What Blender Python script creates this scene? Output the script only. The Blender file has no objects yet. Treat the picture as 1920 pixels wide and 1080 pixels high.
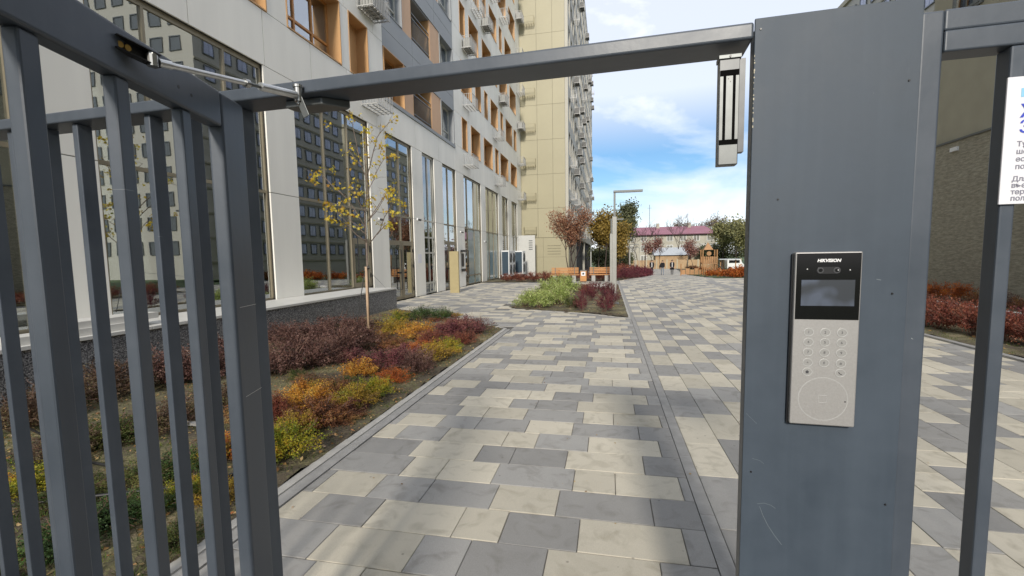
import bpy, bmesh, math, random
import numpy as np
from mathutils import Vector, Matrix

# ------------------------------------------------------------------ camera, light, exposure
scene = bpy.context.scene
COL = scene.collection
cam_d = bpy.data.cameras.new('camera')
cam = bpy.data.objects.new('camera', cam_d)
COL.objects.link(cam)
CR = Vector((0.978533, 0.205438, -0.016352)); CU = Vector((-0.002138, 0.089458, 0.995988)); CF = Vector((-0.206077, 0.974573, -0.087977))
cam.matrix_world = Matrix(((CR.x, CU.x, -CF.x, 0.0), (CR.y, CU.y, -CF.y, 0.0), (CR.z, CU.z, -CF.z, 1.5), (0, 0, 0, 1)))
cam_d.sensor_width = 36.0
cam_d.lens = 859.0 / 1920.0 * 36.0
cam_d.shift_y = 15.3 / 1920.0
cam_d.clip_start = 0.02
cam_d.clip_end = 2000.0
scene.camera = cam

SUN_AZ = math.radians(-4.4)     # sun almost straight behind the camera, a hair to the right
SUN_EL = math.radians(27.0)
SUN_POWER = 1.5
SKY_STRENGTH = 0.055
EXPOSURE = 1.3
SKY_OFF = (0.9, 0.1, 0.45)
tosun = Vector((-math.sin(SUN_AZ) * math.cos(SUN_EL), -math.cos(SUN_AZ) * math.cos(SUN_EL), math.sin(SUN_EL)))
sun_d = bpy.data.lights.new('sun', 'SUN')
sun_d.energy = SUN_POWER
sun_d.angle = math.radians(6.5)
sun_d.color = (1.0, 0.93, 0.82)
sun = bpy.data.objects.new('sun', sun_d)
COL.objects.link(sun)
sun.rotation_euler = tosun.to_track_quat('Z', 'Y').to_euler()
sun.location = (0, -20, 40)

world = bpy.data.worlds.new('World')
scene.world = world
world.use_nodes = True
wn = world.node_tree.nodes; wl = world.node_tree.links
wn.clear()
w_out = wn.new('ShaderNodeOutputWorld'); w_bg = wn.new('ShaderNodeBackground')
w_sky = wn.new('ShaderNodeTexSky'); w_sky.sky_type = 'NISHITA'; w_sky.sun_disc = False
w_sky.sun_elevation = SUN_EL; w_sky.sun_rotation = math.pi + SUN_AZ
w_sky.air_density = 1.0; w_sky.dust_density = 0.25; w_sky.ozone_density = 3.0
w_bg.inputs['Strength'].default_value = SKY_STRENGTH
tc = wn.new('ShaderNodeTexCoord')
mp = wn.new('ShaderNodeMapping'); mp.inputs['Scale'].default_value = (1.0, 1.0, 2.6); mp.inputs['Location'].default_value = SKY_OFF
n1 = wn.new('ShaderNodeTexNoise'); n1.inputs['Scale'].default_value = 3.1; n1.inputs['Detail'].default_value = 9.0; n1.inputs['Roughness'].default_value = 0.55; n1.inputs['Distortion'].default_value = 0.35
rp = wn.new('ShaderNodeValToRGB'); rp.color_ramp.elements[0].position = 0.37; rp.color_ramp.elements[1].position = 0.68; rp.color_ramp.elements[0].color = (.06, .06, .06, 1)
mxs = wn.new('ShaderNodeMix'); mxs.data_type = 'RGBA'
mxs.inputs['B'].default_value = (8.7, 8.95, 9.7, 1)
wl.new(tc.outputs['Generated'], mp.inputs['Vector']); wl.new(mp.outputs['Vector'], n1.inputs['Vector']); wl.new(n1.outputs['Fac'], rp.inputs['Fac'])
mth = wn.new('ShaderNodeMath'); mth.operation = 'MULTIPLY'; mth.inputs[1].default_value = 0.93
sx = wn.new('ShaderNodeSeparateXYZ'); wl.new(tc.outputs['Generated'], sx.inputs[0])   # a thin high veil over the upper sky
ve = wn.new('ShaderNodeMapRange'); ve.inputs['From Min'].default_value = .19; ve.inputs['From Max'].default_value = .31; ve.inputs['To Max'].default_value = .74
wl.new(sx.outputs['Z'], ve.inputs['Value'])
vm = wn.new('ShaderNodeMath'); vm.operation = 'MAXIMUM'; wl.new(rp.outputs['Color'], vm.inputs[0]); wl.new(ve.outputs[0], vm.inputs[1])
lo = wn.new('ShaderNodeMapRange'); lo.inputs['From Min'].default_value = .12; lo.inputs['From Max'].default_value = .035; lo.inputs['To Max'].default_value = .92
wl.new(sx.outputs['Z'], lo.inputs['Value'])   # cloud bank low over the horizon
vm2 = wn.new('ShaderNodeMath'); vm2.operation = 'MAXIMUM'; wl.new(vm.outputs[0], vm2.inputs[0]); wl.new(lo.outputs[0], vm2.inputs[1])
wl.new(vm2.outputs[0], mth.inputs[0])
hs_ = wn.new('ShaderNodeHueSaturation'); hs_.inputs['Saturation'].default_value = 1.25; hs_.inputs['Value'].default_value = .93; wl.new(w_sky.outputs['Color'], hs_.inputs['Color']); wl.new(mth.outputs[0], mxs.inputs['Factor'])
wl.new(hs_.outputs['Color'], mxs.inputs['A']); wl.new(mxs.outputs['Result'], w_bg.inputs['Color']); wl.new(w_bg.outputs[0], w_out.inputs[0])

scene.view_settings.view_transform = 'Standard'
scene.view_settings.look = 'None'
scene.view_settings.exposure = EXPOSURE
scene.view_settings.gamma = 1.0
scene.view_settings.use_curve_mapping = False
scene.render.engine = 'CYCLES'
try:
    scene.cycles.use_denoising = True
    scene.cycles.max_bounces = 7
    scene.cycles.transparent_max_bounces = 12
except Exception:
    pass

# ------------------------------------------------------------------ materials
def new_mat(name):
    m = bpy.data.materials.new(name); m.use_nodes = True
    nt = m.node_tree
    return m, nt, nt.nodes['Principled BSDF']

def hsv(c, f):
    return tuple(min(1.0, x * f) for x in c[:3]) + (1,)

def mat(name, col, rough=0.6, metal=0.0, var=0.12, scale=8.0, bump=0.0, bscale=40.0, spec=0.5, coat=0.0, stretch=None, detail=6.0, objrand=0.0):
    m, nt, p = new_mat(name)
    N, L = nt.nodes, nt.links
    t = N.new('ShaderNodeTexCoord')
    src = t.outputs['Object']
    if stretch:
        mm = N.new('ShaderNodeMapping'); mm.inputs['Scale'].default_value = stretch
        L.new(src, mm.inputs['Vector']); src = mm.outputs['Vector']
    n = N.new('ShaderNodeTexNoise'); n.inputs['Scale'].default_value = scale; n.inputs['Detail'].default_value = detail
    L.new(src, n.inputs['Vector'])
    r = N.new('ShaderNodeValToRGB')
    r.color_ramp.elements[0].color = hsv(col, 1 - var); r.color_ramp.elements[1].color = hsv(col, 1 + var)
    r.color_ramp.elements[0].position = 0.3; r.color_ramp.elements[1].position = 0.7
    L.new(n.outputs['Fac'], r.inputs['Fac'])
    out = r.outputs['Color']
    if objrand:
        oi = N.new('ShaderNodeObjectInfo'); h = N.new('ShaderNodeHueSaturation')
        mr = N.new('ShaderNodeMapRange'); mr.inputs['To Min'].default_value = 1 - objrand; mr.inputs['To Max'].default_value = 1 + objrand
        L.new(oi.outputs['Random'], mr.inputs['Value']); L.new(mr.outputs[0], h.inputs['Value']); L.new(out, h.inputs['Color']); out = h.outputs['Color']
    L.new(out, p.inputs['Base Color'])
    p.inputs['Roughness'].default_value = rough; p.inputs['Metallic'].default_value = metal
    p.inputs['Specular IOR Level'].default_value = spec; p.inputs['Coat Weight'].default_value = coat
    if bump:
        n2 = N.new('ShaderNodeTexNoise'); n2.inputs['Scale'].default_value = bscale; n2.inputs['Detail'].default_value = 5
        L.new(src, n2.inputs['Vector'])
        b = N.new('ShaderNodeBump'); b.inputs['Strength'].default_value = bump; b.inputs['Distance'].default_value = 0.01
        L.new(n2.outputs['Fac'], b.inputs['Height']); L.new(b.outputs[0], p.inputs['Normal'])
    return m

def paint_mat(name, col, wear=0.0, rough=0.42):
    """grey steel paint: soft mottling, brush marks, fine scratches and small chips of pale primer"""
    m, nt, p = new_mat(name); N, L = nt.nodes, nt.links
    t = N.new('ShaderNodeTexCoord')
    n = N.new('ShaderNodeTexNoise'); n.inputs['Scale'].default_value = 5.0; n.inputs['Detail'].default_value = 7; n.inputs['Roughness'].default_value = 0.62
    L.new(t.outputs['Object'], n.inputs['Vector'])
    r = N.new('ShaderNodeValToRGB'); r.color_ramp.elements[0].position = 0.32; r.color_ramp.elements[1].position = 0.72
    r.color_ramp.elements[0].color = hsv(col, 0.84); r.color_ramp.elements[1].color = (min(1, col[0] * 1.22), min(1, col[1] * 1.16), min(1, col[2] * 1.12), 1)
    L.new(n.outputs['Fac'], r.inputs['Fac'])
    # streaky dust
    ms = N.new('ShaderNodeMapping'); ms.inputs['Scale'].default_value = (34, 34, 1.6)
    n3 = N.new('ShaderNodeTexNoise'); n3.inputs['Scale'].default_value = 1.0; n3.inputs['Detail'].default_value = 4
    L.new(t.outputs['Object'], ms.inputs['Vector']); L.new(ms.outputs[0], n3.inputs['Vector'])
    r3 = N.new('ShaderNodeValToRGB'); r3.color_ramp.elements[0].position = 0.48; r3.color_ramp.elements[1].position = 0.85
    L.new(n3.outputs['Fac'], r3.inputs['Fac'])
    mx = N.new('ShaderNodeMix'); mx.data_type = 'RGBA'; mx.inputs['B'].default_value = (col[0] * 1.7 + .02, col[1] * 1.65 + .02, col[2] * 1.55 + .02, 1)
    mlt = N.new('ShaderNodeMath'); mlt.operation = 'MULTIPLY'; mlt.inputs[1].default_value = 0.16
    L.new(r3.outputs['Color'], mlt.inputs[0]); L.new(mlt.outputs[0], mx.inputs['Factor']); L.new(r.outputs['Color'], mx.inputs['A'])
    # chips
    nc = N.new('ShaderNodeTexNoise'); nc.inputs['Scale'].default_value = 42.0; nc.inputs['Detail'].default_value = 3
    L.new(t.outputs['Object'], nc.inputs['Vector'])
    rc = N.new('ShaderNodeValToRGB'); rc.color_ramp.elements[0].position = 0.79 - wear; rc.color_ramp.elements[1].position = 0.80 - wear
    L.new(nc.outputs['Fac'], rc.inputs['Fac'])
    # scratches
    mv = N.new('ShaderNodeMapping'); mv.inputs['Scale'].default_value = (3, 3, 42); mv.inputs['Rotation'].default_value = (0.5, 0.9, 0.4)
    ns = N.new('ShaderNodeTexNoise'); ns.inputs['Scale'].default_value = 2.2; ns.inputs['Detail'].default_value = 2
    L.new(t.outputs['Object'], mv.inputs['Vector']); L.new(mv.outputs[0], ns.inputs['Vector'])
    rs = N.new('ShaderNodeValToRGB'); rs.color_ramp.elements[0].position = 0.79; rs.color_ramp.elements[1].position = 0.81
    L.new(ns.outputs['Fac'], rs.inputs['Fac'])
    ad = N.new('ShaderNodeMath'); ad.operation = 'MAXIMUM'
    hs = N.new('ShaderNodeMath'); hs.operation = 'MULTIPLY'; hs.inputs[1].default_value = 0.25
    L.new(rs.outputs['Color'], hs.inputs[0]); L.new(rc.outputs['Color'], ad.inputs[0]); L.new(hs.outputs[0], ad.inputs[1])
    mx2 = N.new('ShaderNodeMix'); mx2.data_type = 'RGBA'; mx2.inputs['B'].default_value = (0.36, 0.39, 0.41, 1)
    L.new(ad.outputs[0], mx2.inputs['Factor']); L.new(mx.outputs['Result'], mx2.inputs['A'])
    L.new(mx2.outputs['Result'], p.inputs['Base Color'])
    rr = N.new('ShaderNodeMapRange'); rr.inputs['To Min'].default_value = rough - .1; rr.inputs['To Max'].default_value = rough + .16
    L.new(n.outputs['Fac'], rr.inputs['Value']); L.new(rr.outputs[0], p.inputs['Roughness'])
    nb = N.new('ShaderNodeTexNoise'); nb.inputs['Scale'].default_value = 55; nb.inputs['Detail'].default_value = 4
    L.new(t.outputs['Object'], nb.inputs['Vector'])
    b = N.new('ShaderNodeBump'); b.inputs['Strength'].default_value = 0.07; b.inputs['Distance'].default_value = 0.003
    L.new(nb.outputs['Fac'], b.inputs['Height']); L.new(b.outputs[0], p.inputs['Normal'])
    return m

def paver_mat(name, col, col2):
    m, nt, p = new_mat(name); N, L = nt.nodes, nt.links
    g = N.new('ShaderNodeNewGeometry')
    n = N.new('ShaderNodeTexNoise'); n.inputs['Scale'].default_value = 3.4; n.inputs['Detail'].default_value = 9; n.inputs['Roughness'].default_value = .72
    L.new(g.outputs['Position'], n.inputs['Vector'])
    oi = N.new('ShaderNodeObjectInfo'); at = N.new('ShaderNodeAttribute'); at.attribute_name = 'tint'
    add = N.new('ShaderNodeMath'); add.operation = 'ADD'; L.new(at.outputs['Fac'], add.inputs[0])
    m1 = N.new('ShaderNodeMath'); m1.operation = 'MULTIPLY'; m1.inputs[1].default_value = 1.0
    L.new(oi.outputs['Random'], m1.inputs[0]); L.new(m1.outputs[0], add.inputs[1])
    fr = N.new('ShaderNodeMath'); fr.operation = 'FRACT'; L.new(add.outputs[0], fr.inputs[0])
    a2 = N.new('ShaderNodeMath'); a2.operation = 'MULTIPLY_ADD'; a2.inputs[1].default_value = 0.55; L.new(fr.outputs[0], a2.inputs[0])
    m3 = N.new('ShaderNodeMath'); m3.operation = 'MULTIPLY'; m3.inputs[1].default_value = 0.45; L.new(n.outputs['Fac'], m3.inputs[0]); L.new(m3.outputs[0], a2.inputs[2])
    r = N.new('ShaderNodeValToRGB'); r.color_ramp.elements[0].position = .15; r.color_ramp.elements[1].position = .85
    r.color_ramp.elements[0].color = col + (1,); r.color_ramp.elements[1].color = col2 + (1,)
    L.new(a2.outputs[0], r.inputs['Fac'])
    # fine aggregate speckle
    nf = N.new('ShaderNodeTexNoise'); nf.inputs['Scale'].default_value = 420; nf.inputs['Detail'].default_value = 2
    L.new(g.outputs['Position'], nf.inputs['Vector'])
    h = N.new('ShaderNodeHueSaturation'); mr = N.new('ShaderNodeMapRange'); mr.inputs['From Min'].default_value = .3; mr.inputs['From Max'].default_value = .7
    mr.inputs['To Min'].default_value = .86; mr.inputs['To Max'].default_value = 1.12
    L.new(nf.outputs['Fac'], mr.inputs['Value']); L.new(mr.outputs[0], h.inputs['Value']); L.new(r.outputs['Color'], h.inputs['Color'])
    # stains
    ns = N.new('ShaderNodeTexNoise'); ns.inputs['Scale'].default_value = 6.5; ns.inputs['Detail'].default_value = 6; ns.inputs['Distortion'].default_value = 1.2
    L.new(g.outputs['Position'], ns.inputs['Vector'])
    rs = N.new('ShaderNodeValToRGB'); rs.color_ramp.elements[0].position = .52; rs.color_ramp.elements[1].position = .80
    rs.color_ramp.elements[1].color = (.65, .65, .65, 1); L.new(ns.outputs['Fac'], rs.inputs['Fac'])
    mx = N.new('ShaderNodeMix'); mx.data_type = 'RGBA'; mx.inputs['B'].default_value = (col[0] * .62, col[1] * .6, col[2] * .55, 1)
    L.new(rs.outputs['Color'], mx.inputs['Factor']); L.new(h.outputs['Color'], mx.inputs['A'])
    # tiny dark spots
    nd = N.new('ShaderNodeTexVoronoi'); nd.inputs['Scale'].default_value = 7.0; L.new(g.outputs['Position'], nd.inputs['Vector'])
    rd = N.new('ShaderNodeValToRGB'); rd.color_ramp.elements[0].position = .03; rd.color_ramp.elements[0].color = (.55, .55, .55, 1); rd.color_ramp.elements[1].position = .07; rd.color_ramp.elements[1].color = (0, 0, 0, 1)
    L.new(nd.outputs['Distance'], rd.inputs['Fac'])
    mx2 = N.new('ShaderNodeMix'); mx2.data_type = 'RGBA'; mx2.inputs['B'].default_value = (.1, .09, .08, 1)
    L.new(rd.outputs['Color'], mx2.inputs['Factor']); L.new(mx.outputs['Result'], mx2.inputs['A'])
    L.new(mx2.outputs['Result'], p.inputs['Base Color'])
    p.inputs['Roughness'].default_value = .78; p.inputs['Specular IOR Level'].default_value = .35
    b = N.new('ShaderNodeBump'); b.inputs['Strength'].default_value = .25; b.inputs['Distance'].default_value = .002
    L.new(nf.outputs['Fac'], b.inputs['Height']); L.new(b.outputs[0], p.inputs['Normal'])
    return m

def leaf_mat(name, cols, rough=.55, trans=.25):
    """cols: list of (pos, colour); picked per leaf from the 'tint' attribute and drifting slowly through the crown"""
    m, nt, p = new_mat(name); N, L = nt.nodes, nt.links
    at = N.new('ShaderNodeAttribute'); at.attribute_name = 'tint'
    g = N.new('ShaderNodeNewGeometry')
    n = N.new('ShaderNodeTexNoise'); n.inputs['Scale'].default_value = 5.0; n.inputs['Detail'].default_value = 2
    L.new(g.outputs['Position'], n.inputs['Vector'])
    a = N.new('ShaderNodeMath'); a.operation = 'MULTIPLY_ADD'; a.inputs[1].default_value = 0.55
    s = N.new('ShaderNodeMapRange'); s.inputs['From Min'].default_value = .28; s.inputs['From Max'].default_value = .72; s.inputs['To Min'].default_value = -.12; s.inputs['To Max'].default_value = .55
    L.new(n.outputs['Fac'], s.inputs['Value']); L.new(at.outputs['Fac'], a.inputs[0]); L.new(s.outputs[0], a.inputs[2])
    r = N.new('ShaderNodeValToRGB'); cr = r.color_ramp
    cr.elements[0].position = cols[0][0]; cr.elements[0].color = cols[0][1] + (1,)
    cr.elements[1].position = cols[-1][0]; cr.elements[1].color = cols[-1][1] + (1,)
    for q, c in cols[1:-1]:
        e = cr.elements.new(q); e.color = c + (1,)
    L.new(a.outputs[0], r.inputs['Fac']); L.new(r.outputs['Color'], p.inputs['Base Color'])
    p.inputs['Roughness'].default_value = rough; p.inputs['Specular IOR Level'].default_value = .3
    tr = N.new('ShaderNodeBsdfTranslucent'); L.new(r.outputs['Color'], tr.inputs['Color'])
    ms = N.new('ShaderNodeMixShader'); ms.inputs['Fac'].default_value = trans
    L.new(p.outputs[0], ms.inputs[1]); L.new(tr.outputs[0], ms.inputs[2]); L.new(ms.outputs[0], N['Material Output'].inputs['Surface'])
    return m

def glass_mat(name, tint, refl=.35, rough=.01, wav=0.0):
    """window glass: mirror reflection over a tinted see-through pane"""
    m, nt, p = new_mat(name); N, L = nt.nodes, nt.links
    N.remove(p)
    gl = N.new('ShaderNodeBsdfGlossy'); gl.inputs['Roughness'].default_value = rough; gl.inputs['Color'].default_value = (.86, .9, .92, 1)
    tr = N.new('ShaderNodeBsdfTransparent'); tr.inputs['Color'].default_value = tint + (1,)
    lw = N.new('ShaderNodeFresnel'); lw.inputs['IOR'].default_value = 1.55
    a = N.new('ShaderNodeMath'); a.operation = 'ADD'; a.inputs[1].default_value = refl; a.use_clamp = True
    L.new(lw.outputs[0], a.inputs[0])
    ms = N.new('ShaderNodeMixShader'); L.new(a.outputs[0], ms.inputs['Fac']); L.new(tr.outputs[0], ms.inputs[1]); L.new(gl.outputs[0], ms.inputs[2])
    if wav:
        t = N.new('ShaderNodeTexCoord'); n = N.new('ShaderNodeTexNoise'); n.inputs['Scale'].default_value = .9
        L.new(t.outputs['Object'], n.inputs['Vector']); b = N.new('ShaderNodeBump'); b.inputs['Strength'].default_value = wav; b.inputs['Distance'].default_value = .02
        L.new(n.outputs['Fac'], b.inputs['Height']); L.new(b.outputs[0], gl.inputs['Normal'])
    L.new(ms.outputs[0], N['Material Output'].inputs['Surface'])
    return m

M = {}
M['gate'] = paint_mat('gate_paint', (.060, .075, .097), 0.0, .38)
M['pillar'] = paint_mat('pillar_paint', (.044, .062, .086), 0.0, .55)
M['steel'] = mat('brushed_steel', (.42, .42, .41), .32, 1.0, .08, 30, stretch=(1, 1, .1))
M['zinc'] = mat('zinc', (.62, .63, .63), .38, .9, .12, 25)
M['lock_metal'] = mat('lock_plate_metal', (.17, .178, .175), .42, .35, .12, 25)
M['slot'] = mat('slot_black', (.004, .004, .004), .95, spec=.1)
M['lock_dark'] = mat('lock_edge_metal', (.10, .104, .108), .42, .35, .12, 25)
M['side_panel'] = mat('tower_side_panel', (.40, .385, .33), .6, var=.06, scale=.7)
M['side_glass'] = mat('dim_window_glass', (.07, .08, .09), .12, var=.3, scale=.5)
M['screen_panel'] = mat('screen_wall_panel', (.50, .50, .475), .6, var=.03)
M['blackpl'] = mat('black_plastic', (.012, .012, .013), .35)
M['brass'] = mat('brass', (.55, .36, .12), .4, 1.0)
M['white_panel'] = mat('white_composite_panel', (.83, .81, .74), .5, var=.055, scale=2.2, objrand=.025, stretch=(1, 1, .12))
M['grey_panel'] = mat('grey_composite_panel', (.27, .285, .295), .45, var=.05, scale=.8, objrand=.03)
M['orange_panel'] = mat('wood_tone_panel', (.52, .30, .13), .5, var=.12, scale=2, stretch=(1, 1, .2))
M['peach_panel'] = mat('peach_panel', (.60, .37, .21), .5, var=.05, scale=1)
M['olive_panel'] = mat('olive_composite_panel', (.33, .30, .195), .5, var=.04, scale=.5, objrand=.02)
M['dark_gap'] = mat('dark_joint', (.03, .03, .03), .9)
M['frame'] = mat('bronze_frame', (.27, .235, .165), .42, .3, .06)
M['frame_light'] = mat('pale_frame', (.5, .49, .43), .5)
M['frame_wood'] = mat('wood_tone_frame', (.47, .22, .06), .45)
M['interior'] = mat('interior_wall', (.22, .22, .20), .9, var=.3, scale=.6)
M['reflection_green'] = mat('green_reflection_tone', (.50, .68, .58), .8, var=.1, scale=.7)  # green of a reflection in the shop glass, put into the colour
M['glass'] = glass_mat('window_glass', (.72, .77, .76), .40, .01, .05)
M['glass_dark'] = glass_mat('window_glass_dark', (.3, .33, .36), .24, .02, .05)
M['frosted'] = mat('frosted_film_glass', (.22, .32, .34), .22, var=.06, scale=1.2, coat=.6)
M['granite'] = None
M['coping'] = mat('pale_stone_coping', (.58, .57, .53), .55, var=.06, scale=3)
M['concrete'] = mat('concrete', (.36, .36, .35), .85, var=.1, scale=6, bump=.3)
M['kerb'] = mat('kerb_concrete', (.29, .285, .275), .85, var=.14, scale=9, bump=.25, bscale=60)
M['kerb_light'] = mat('pale_kerb', (.40, .39, .365), .85, var=.12, scale=12)
M['soil'] = None
M['paver_light'] = paver_mat('cream_paver', (.42, .39, .32), (.60, .555, .455))
M['paver_grey'] = paver_mat('grey_paver', (.24, .235, .226), (.37, .362, .345))
M['joint'] = mat('joint_sand', (.10, .095, .085), .95, var=.3, scale=30)
M['bark'] = mat('bark', (.16, .125, .10), .9, var=.3, scale=30, bump=.6, stretch=(1, 1, .3))
M['bark_dark'] = mat('dark_bark', (.07, .05, .045), .9, var=.3, scale=20)
M['stake'] = mat('pine_stake', (.46, .33, .22), .7, var=.16, scale=9, stretch=(4, 4, .4))
M['bench_wood'] = mat('oiled_bench_slat', (.46, .22, .075), .45, var=.12, scale=5, stretch=(.3, 3, 3))
M['play_wood'] = mat('play_timber', (.36, .19, .08), .6, var=.15, scale=4)
M['lamp_post'] = mat('lamp_post_paint', (.30, .30, .28), .45, .3, .05)
M['lamp_dark'] = mat('lamp_arm_paint', (.14, .15, .15), .4, .4, .05)
M['white'] = mat('white_enamel', (.72, .73, .73), .4, var=.03)
M['navy'] = mat('condenser_fins', (.02, .045, .07), .6, var=.3, scale=60)
M['fan_dark'] = mat('fan_grille', (.03, .03, .035), .5)
M['cage'] = mat('basket_steel', (.36, .36, .35), .5, .2, .05)
M['cage_olive'] = mat('basket_steel_olive', (.30, .27, .17), .5, .2, .05)
M['khaki'] = mat('khaki_metal', (.36, .30, .16), .45, var=.04)
M['ac_body'] = mat('ac_body', (.30, .30, .28), .6)
M['cam_black'] = mat('black_gloss', (.004, .004, .005), .12, spec=.35)
M['intercom'] = mat('intercom_aluminium', (.36, .35, .34), .42, .35, .05, 300, bump=.05, bscale=800)
M['key_ring'] = mat('key_ring', (.58, .58, .57), .25, .3, .02)
M['key'] = mat('key_cap', (.33, .325, .315), .35, .2, .03)
M['ink'] = mat('grey_ink', (.05, .05, .055), .6, var=.02)
M['logo'] = mat('white_print', (.85, .85, .85), .5, var=.01)
M['sign_white'] = mat('sign_board', (.74, .74, .78), .4, var=.015)
M['sign_blue'] = mat('sign_blue', (.03, .06, .50), .5, var=.02)
M['sign_lblue'] = mat('sign_pale_blue', (.25, .55, .75), .5, var=.02)
M['sign_grey'] = mat('sign_grey_text', (.22, .22, .27), .6, var=.02)
M['leaf_litter'] = leaf_mat('fallen_leaves', [(.0, (.10, .05, .02)), (.35, (.30, .17, .06)), (.6, (.48, .36, .18)), (.85, (.42, .13, .04)), (1, (.62, .55, .42))])
M['grass'] = leaf_mat('grass_blades', [(.0, (.035, .06, .012)), (.5, (.07, .11, .02)), (1, (.20, .22, .05))])
PAL = {
 'lime': [(.05, (.045, .07, .012)), (.35, (.16, .20, .02)), (.6, (.38, .34, .03)), (.85, (.50, .25, .03))],
 'amber': [(.05, (.16, .08, .02)), (.35, (.50, .20, .03)), (.6, (.62, .32, .05)), (.9, (.60, .45, .10))],
 'orange': [(.05, (.10, .035, .015)), (.35, (.36, .09, .02)), (.6, (.55, .15, .03)), (.9, (.60, .28, .05))],
 'crimson': [(.05, (.05, .02, .016)), (.35, (.15, .042, .03)), (.6, (.25, .075, .045)), (.9, (.36, .16, .09))],
 'rust': [(.05, (.05, .025, .015)), (.35, (.15, .06, .03)), (.6, (.28, .12, .05)), (.9, (.36, .24, .08))],
 'mustard': [(.05, (.07, .06, .015)), (.35, (.25, .16, .025)), (.6, (.46, .30, .04)), (.9, (.22, .25, .04))],
 'wine': [(.05, (.04, .016, .02)), (.35, (.13, .04, .05)), (.6, (.22, .07, .075)), (.9, (.32, .16, .12))],
 'plum': [(.05, (.03, .016, .014)), (.35, (.085, .042, .036)), (.6, (.15, .075, .062)), (.9, (.30, .19, .15))],
 'burgundy': [(.05, (.035, .010, .016)), (.4, (.11, .022, .035)), (.7, (.18, .04, .055)), (.95, (.26, .10, .08))],
 'bramble': [(.05, (.025, .017, .012)), (.4, (.07, .045, .03)), (.65, (.13, .085, .05)), (.9, (.15, .14, .05))],
 'mossy': [(.05, (.025, .04, .010)), (.4, (.06, .085, .02)), (.7, (.13, .14, .04)), (.95, (.26, .20, .07))],
 'green': [(.05, (.02, .04, .012)), (.4, (.045, .085, .025)), (.7, (.09, .15, .04)), (.95, (.18, .22, .05))],
 'variegated': [(.05, (.06, .10, .02)), (.3, (.20, .27, .06)), (.6, (.42, .50, .16)), (.9, (.60, .64, .34))],
}
for k, v in PAL.items():
    M['leaf_' + k] = leaf_mat(k + '_leaves', v)
M['leaf_yellow'] = leaf_mat('maple_yellow_leaves', [(0, (.30, .14, .03)), (.4, (.55, .40, .04)), (.7, (.62, .50, .07)), (1, (.30, .33, .06))], trans=.35)
M['leaf_dead'] = leaf_mat('dry_brown_leaves', [(0, (.13, .05, .03)), (.4, (.27, .12, .07)), (.75, (.40, .23, .14)), (1, (.52, .36, .24))])
M['leaf_golden'] = leaf_mat('golden_birch_leaves', [(0, (.08, .07, .02)), (.4, (.24, .17, .04)), (.75, (.38, .25, .06)), (1, (.32, .30, .10))])
M['leaf_evergreen'] = leaf_mat('dark_leaves', [(0, (.05, .06, .04)), (.5, (.12, .135, .07)), (1, (.28, .27, .13))])
M['leaf_yellowgreen'] = leaf_mat('yellow_green_leaves', [(0, (.09, .10, .06)), (.4, (.20, .21, .10)), (.75, (.34, .32, .14)), (1, (.46, .40, .18))])
M['leaf_brown'] = leaf_mat('thin_brown_leaves', [(0, (.10, .075, .06)), (.5, (.19, .14, .10)), (1, (.30, .22, .15))])
M['leaf_pink'] = leaf_mat('reddish_leaves', [(0, (.12, .05, .05)), (.5, (.26, .12, .10)), (1, (.38, .22, .17))])

def granite_mat():
    m, nt, p = new_mat('speckled_granite'); N, L = nt.nodes, nt.links
    t = N.new('ShaderNodeTexCoord')
    v = N.new('ShaderNodeTexVoronoi'); v.inputs['Scale'].default_value = 95; L.new(t.outputs['Object'], v.inputs['Vector'])
    n = N.new('ShaderNodeTexNoise'); n.inputs['Scale'].default_value = 60; n.inputs['Detail'].default_value = 6; L.new(t.outputs['Object'], n.inputs['Vector'])
    mx = N.new('ShaderNodeMix'); mx.data_type = 'RGBA'; mx.inputs['Factor'].default_value = .5
    L.new(v.outputs['Color'], mx.inputs['A']); L.new(n.outputs['Color'], mx.inputs['B'])
    bw = N.new('ShaderNodeRGBToBW'); L.new(mx.outputs['Result'], bw.inputs[0])
    r = N.new('ShaderNodeValToRGB'); cr = r.color_ramp
    cr.elements[0].position = .32; cr.elements[0].color = (.02, .02, .023, 1); cr.elements[1].position = .72; cr.elements[1].color = (.42, .41, .40, 1)
    e = cr.elements.new(.5); e.color = (.115, .115, .12, 1)
    L.new(bw.outputs[0], r.inputs['Fac']); L.new(r.outputs['Color'], p.inputs['Base Color'])
    p.inputs['Roughness'].default_value = .45
    return m
M['granite'] = granite_mat()

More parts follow.
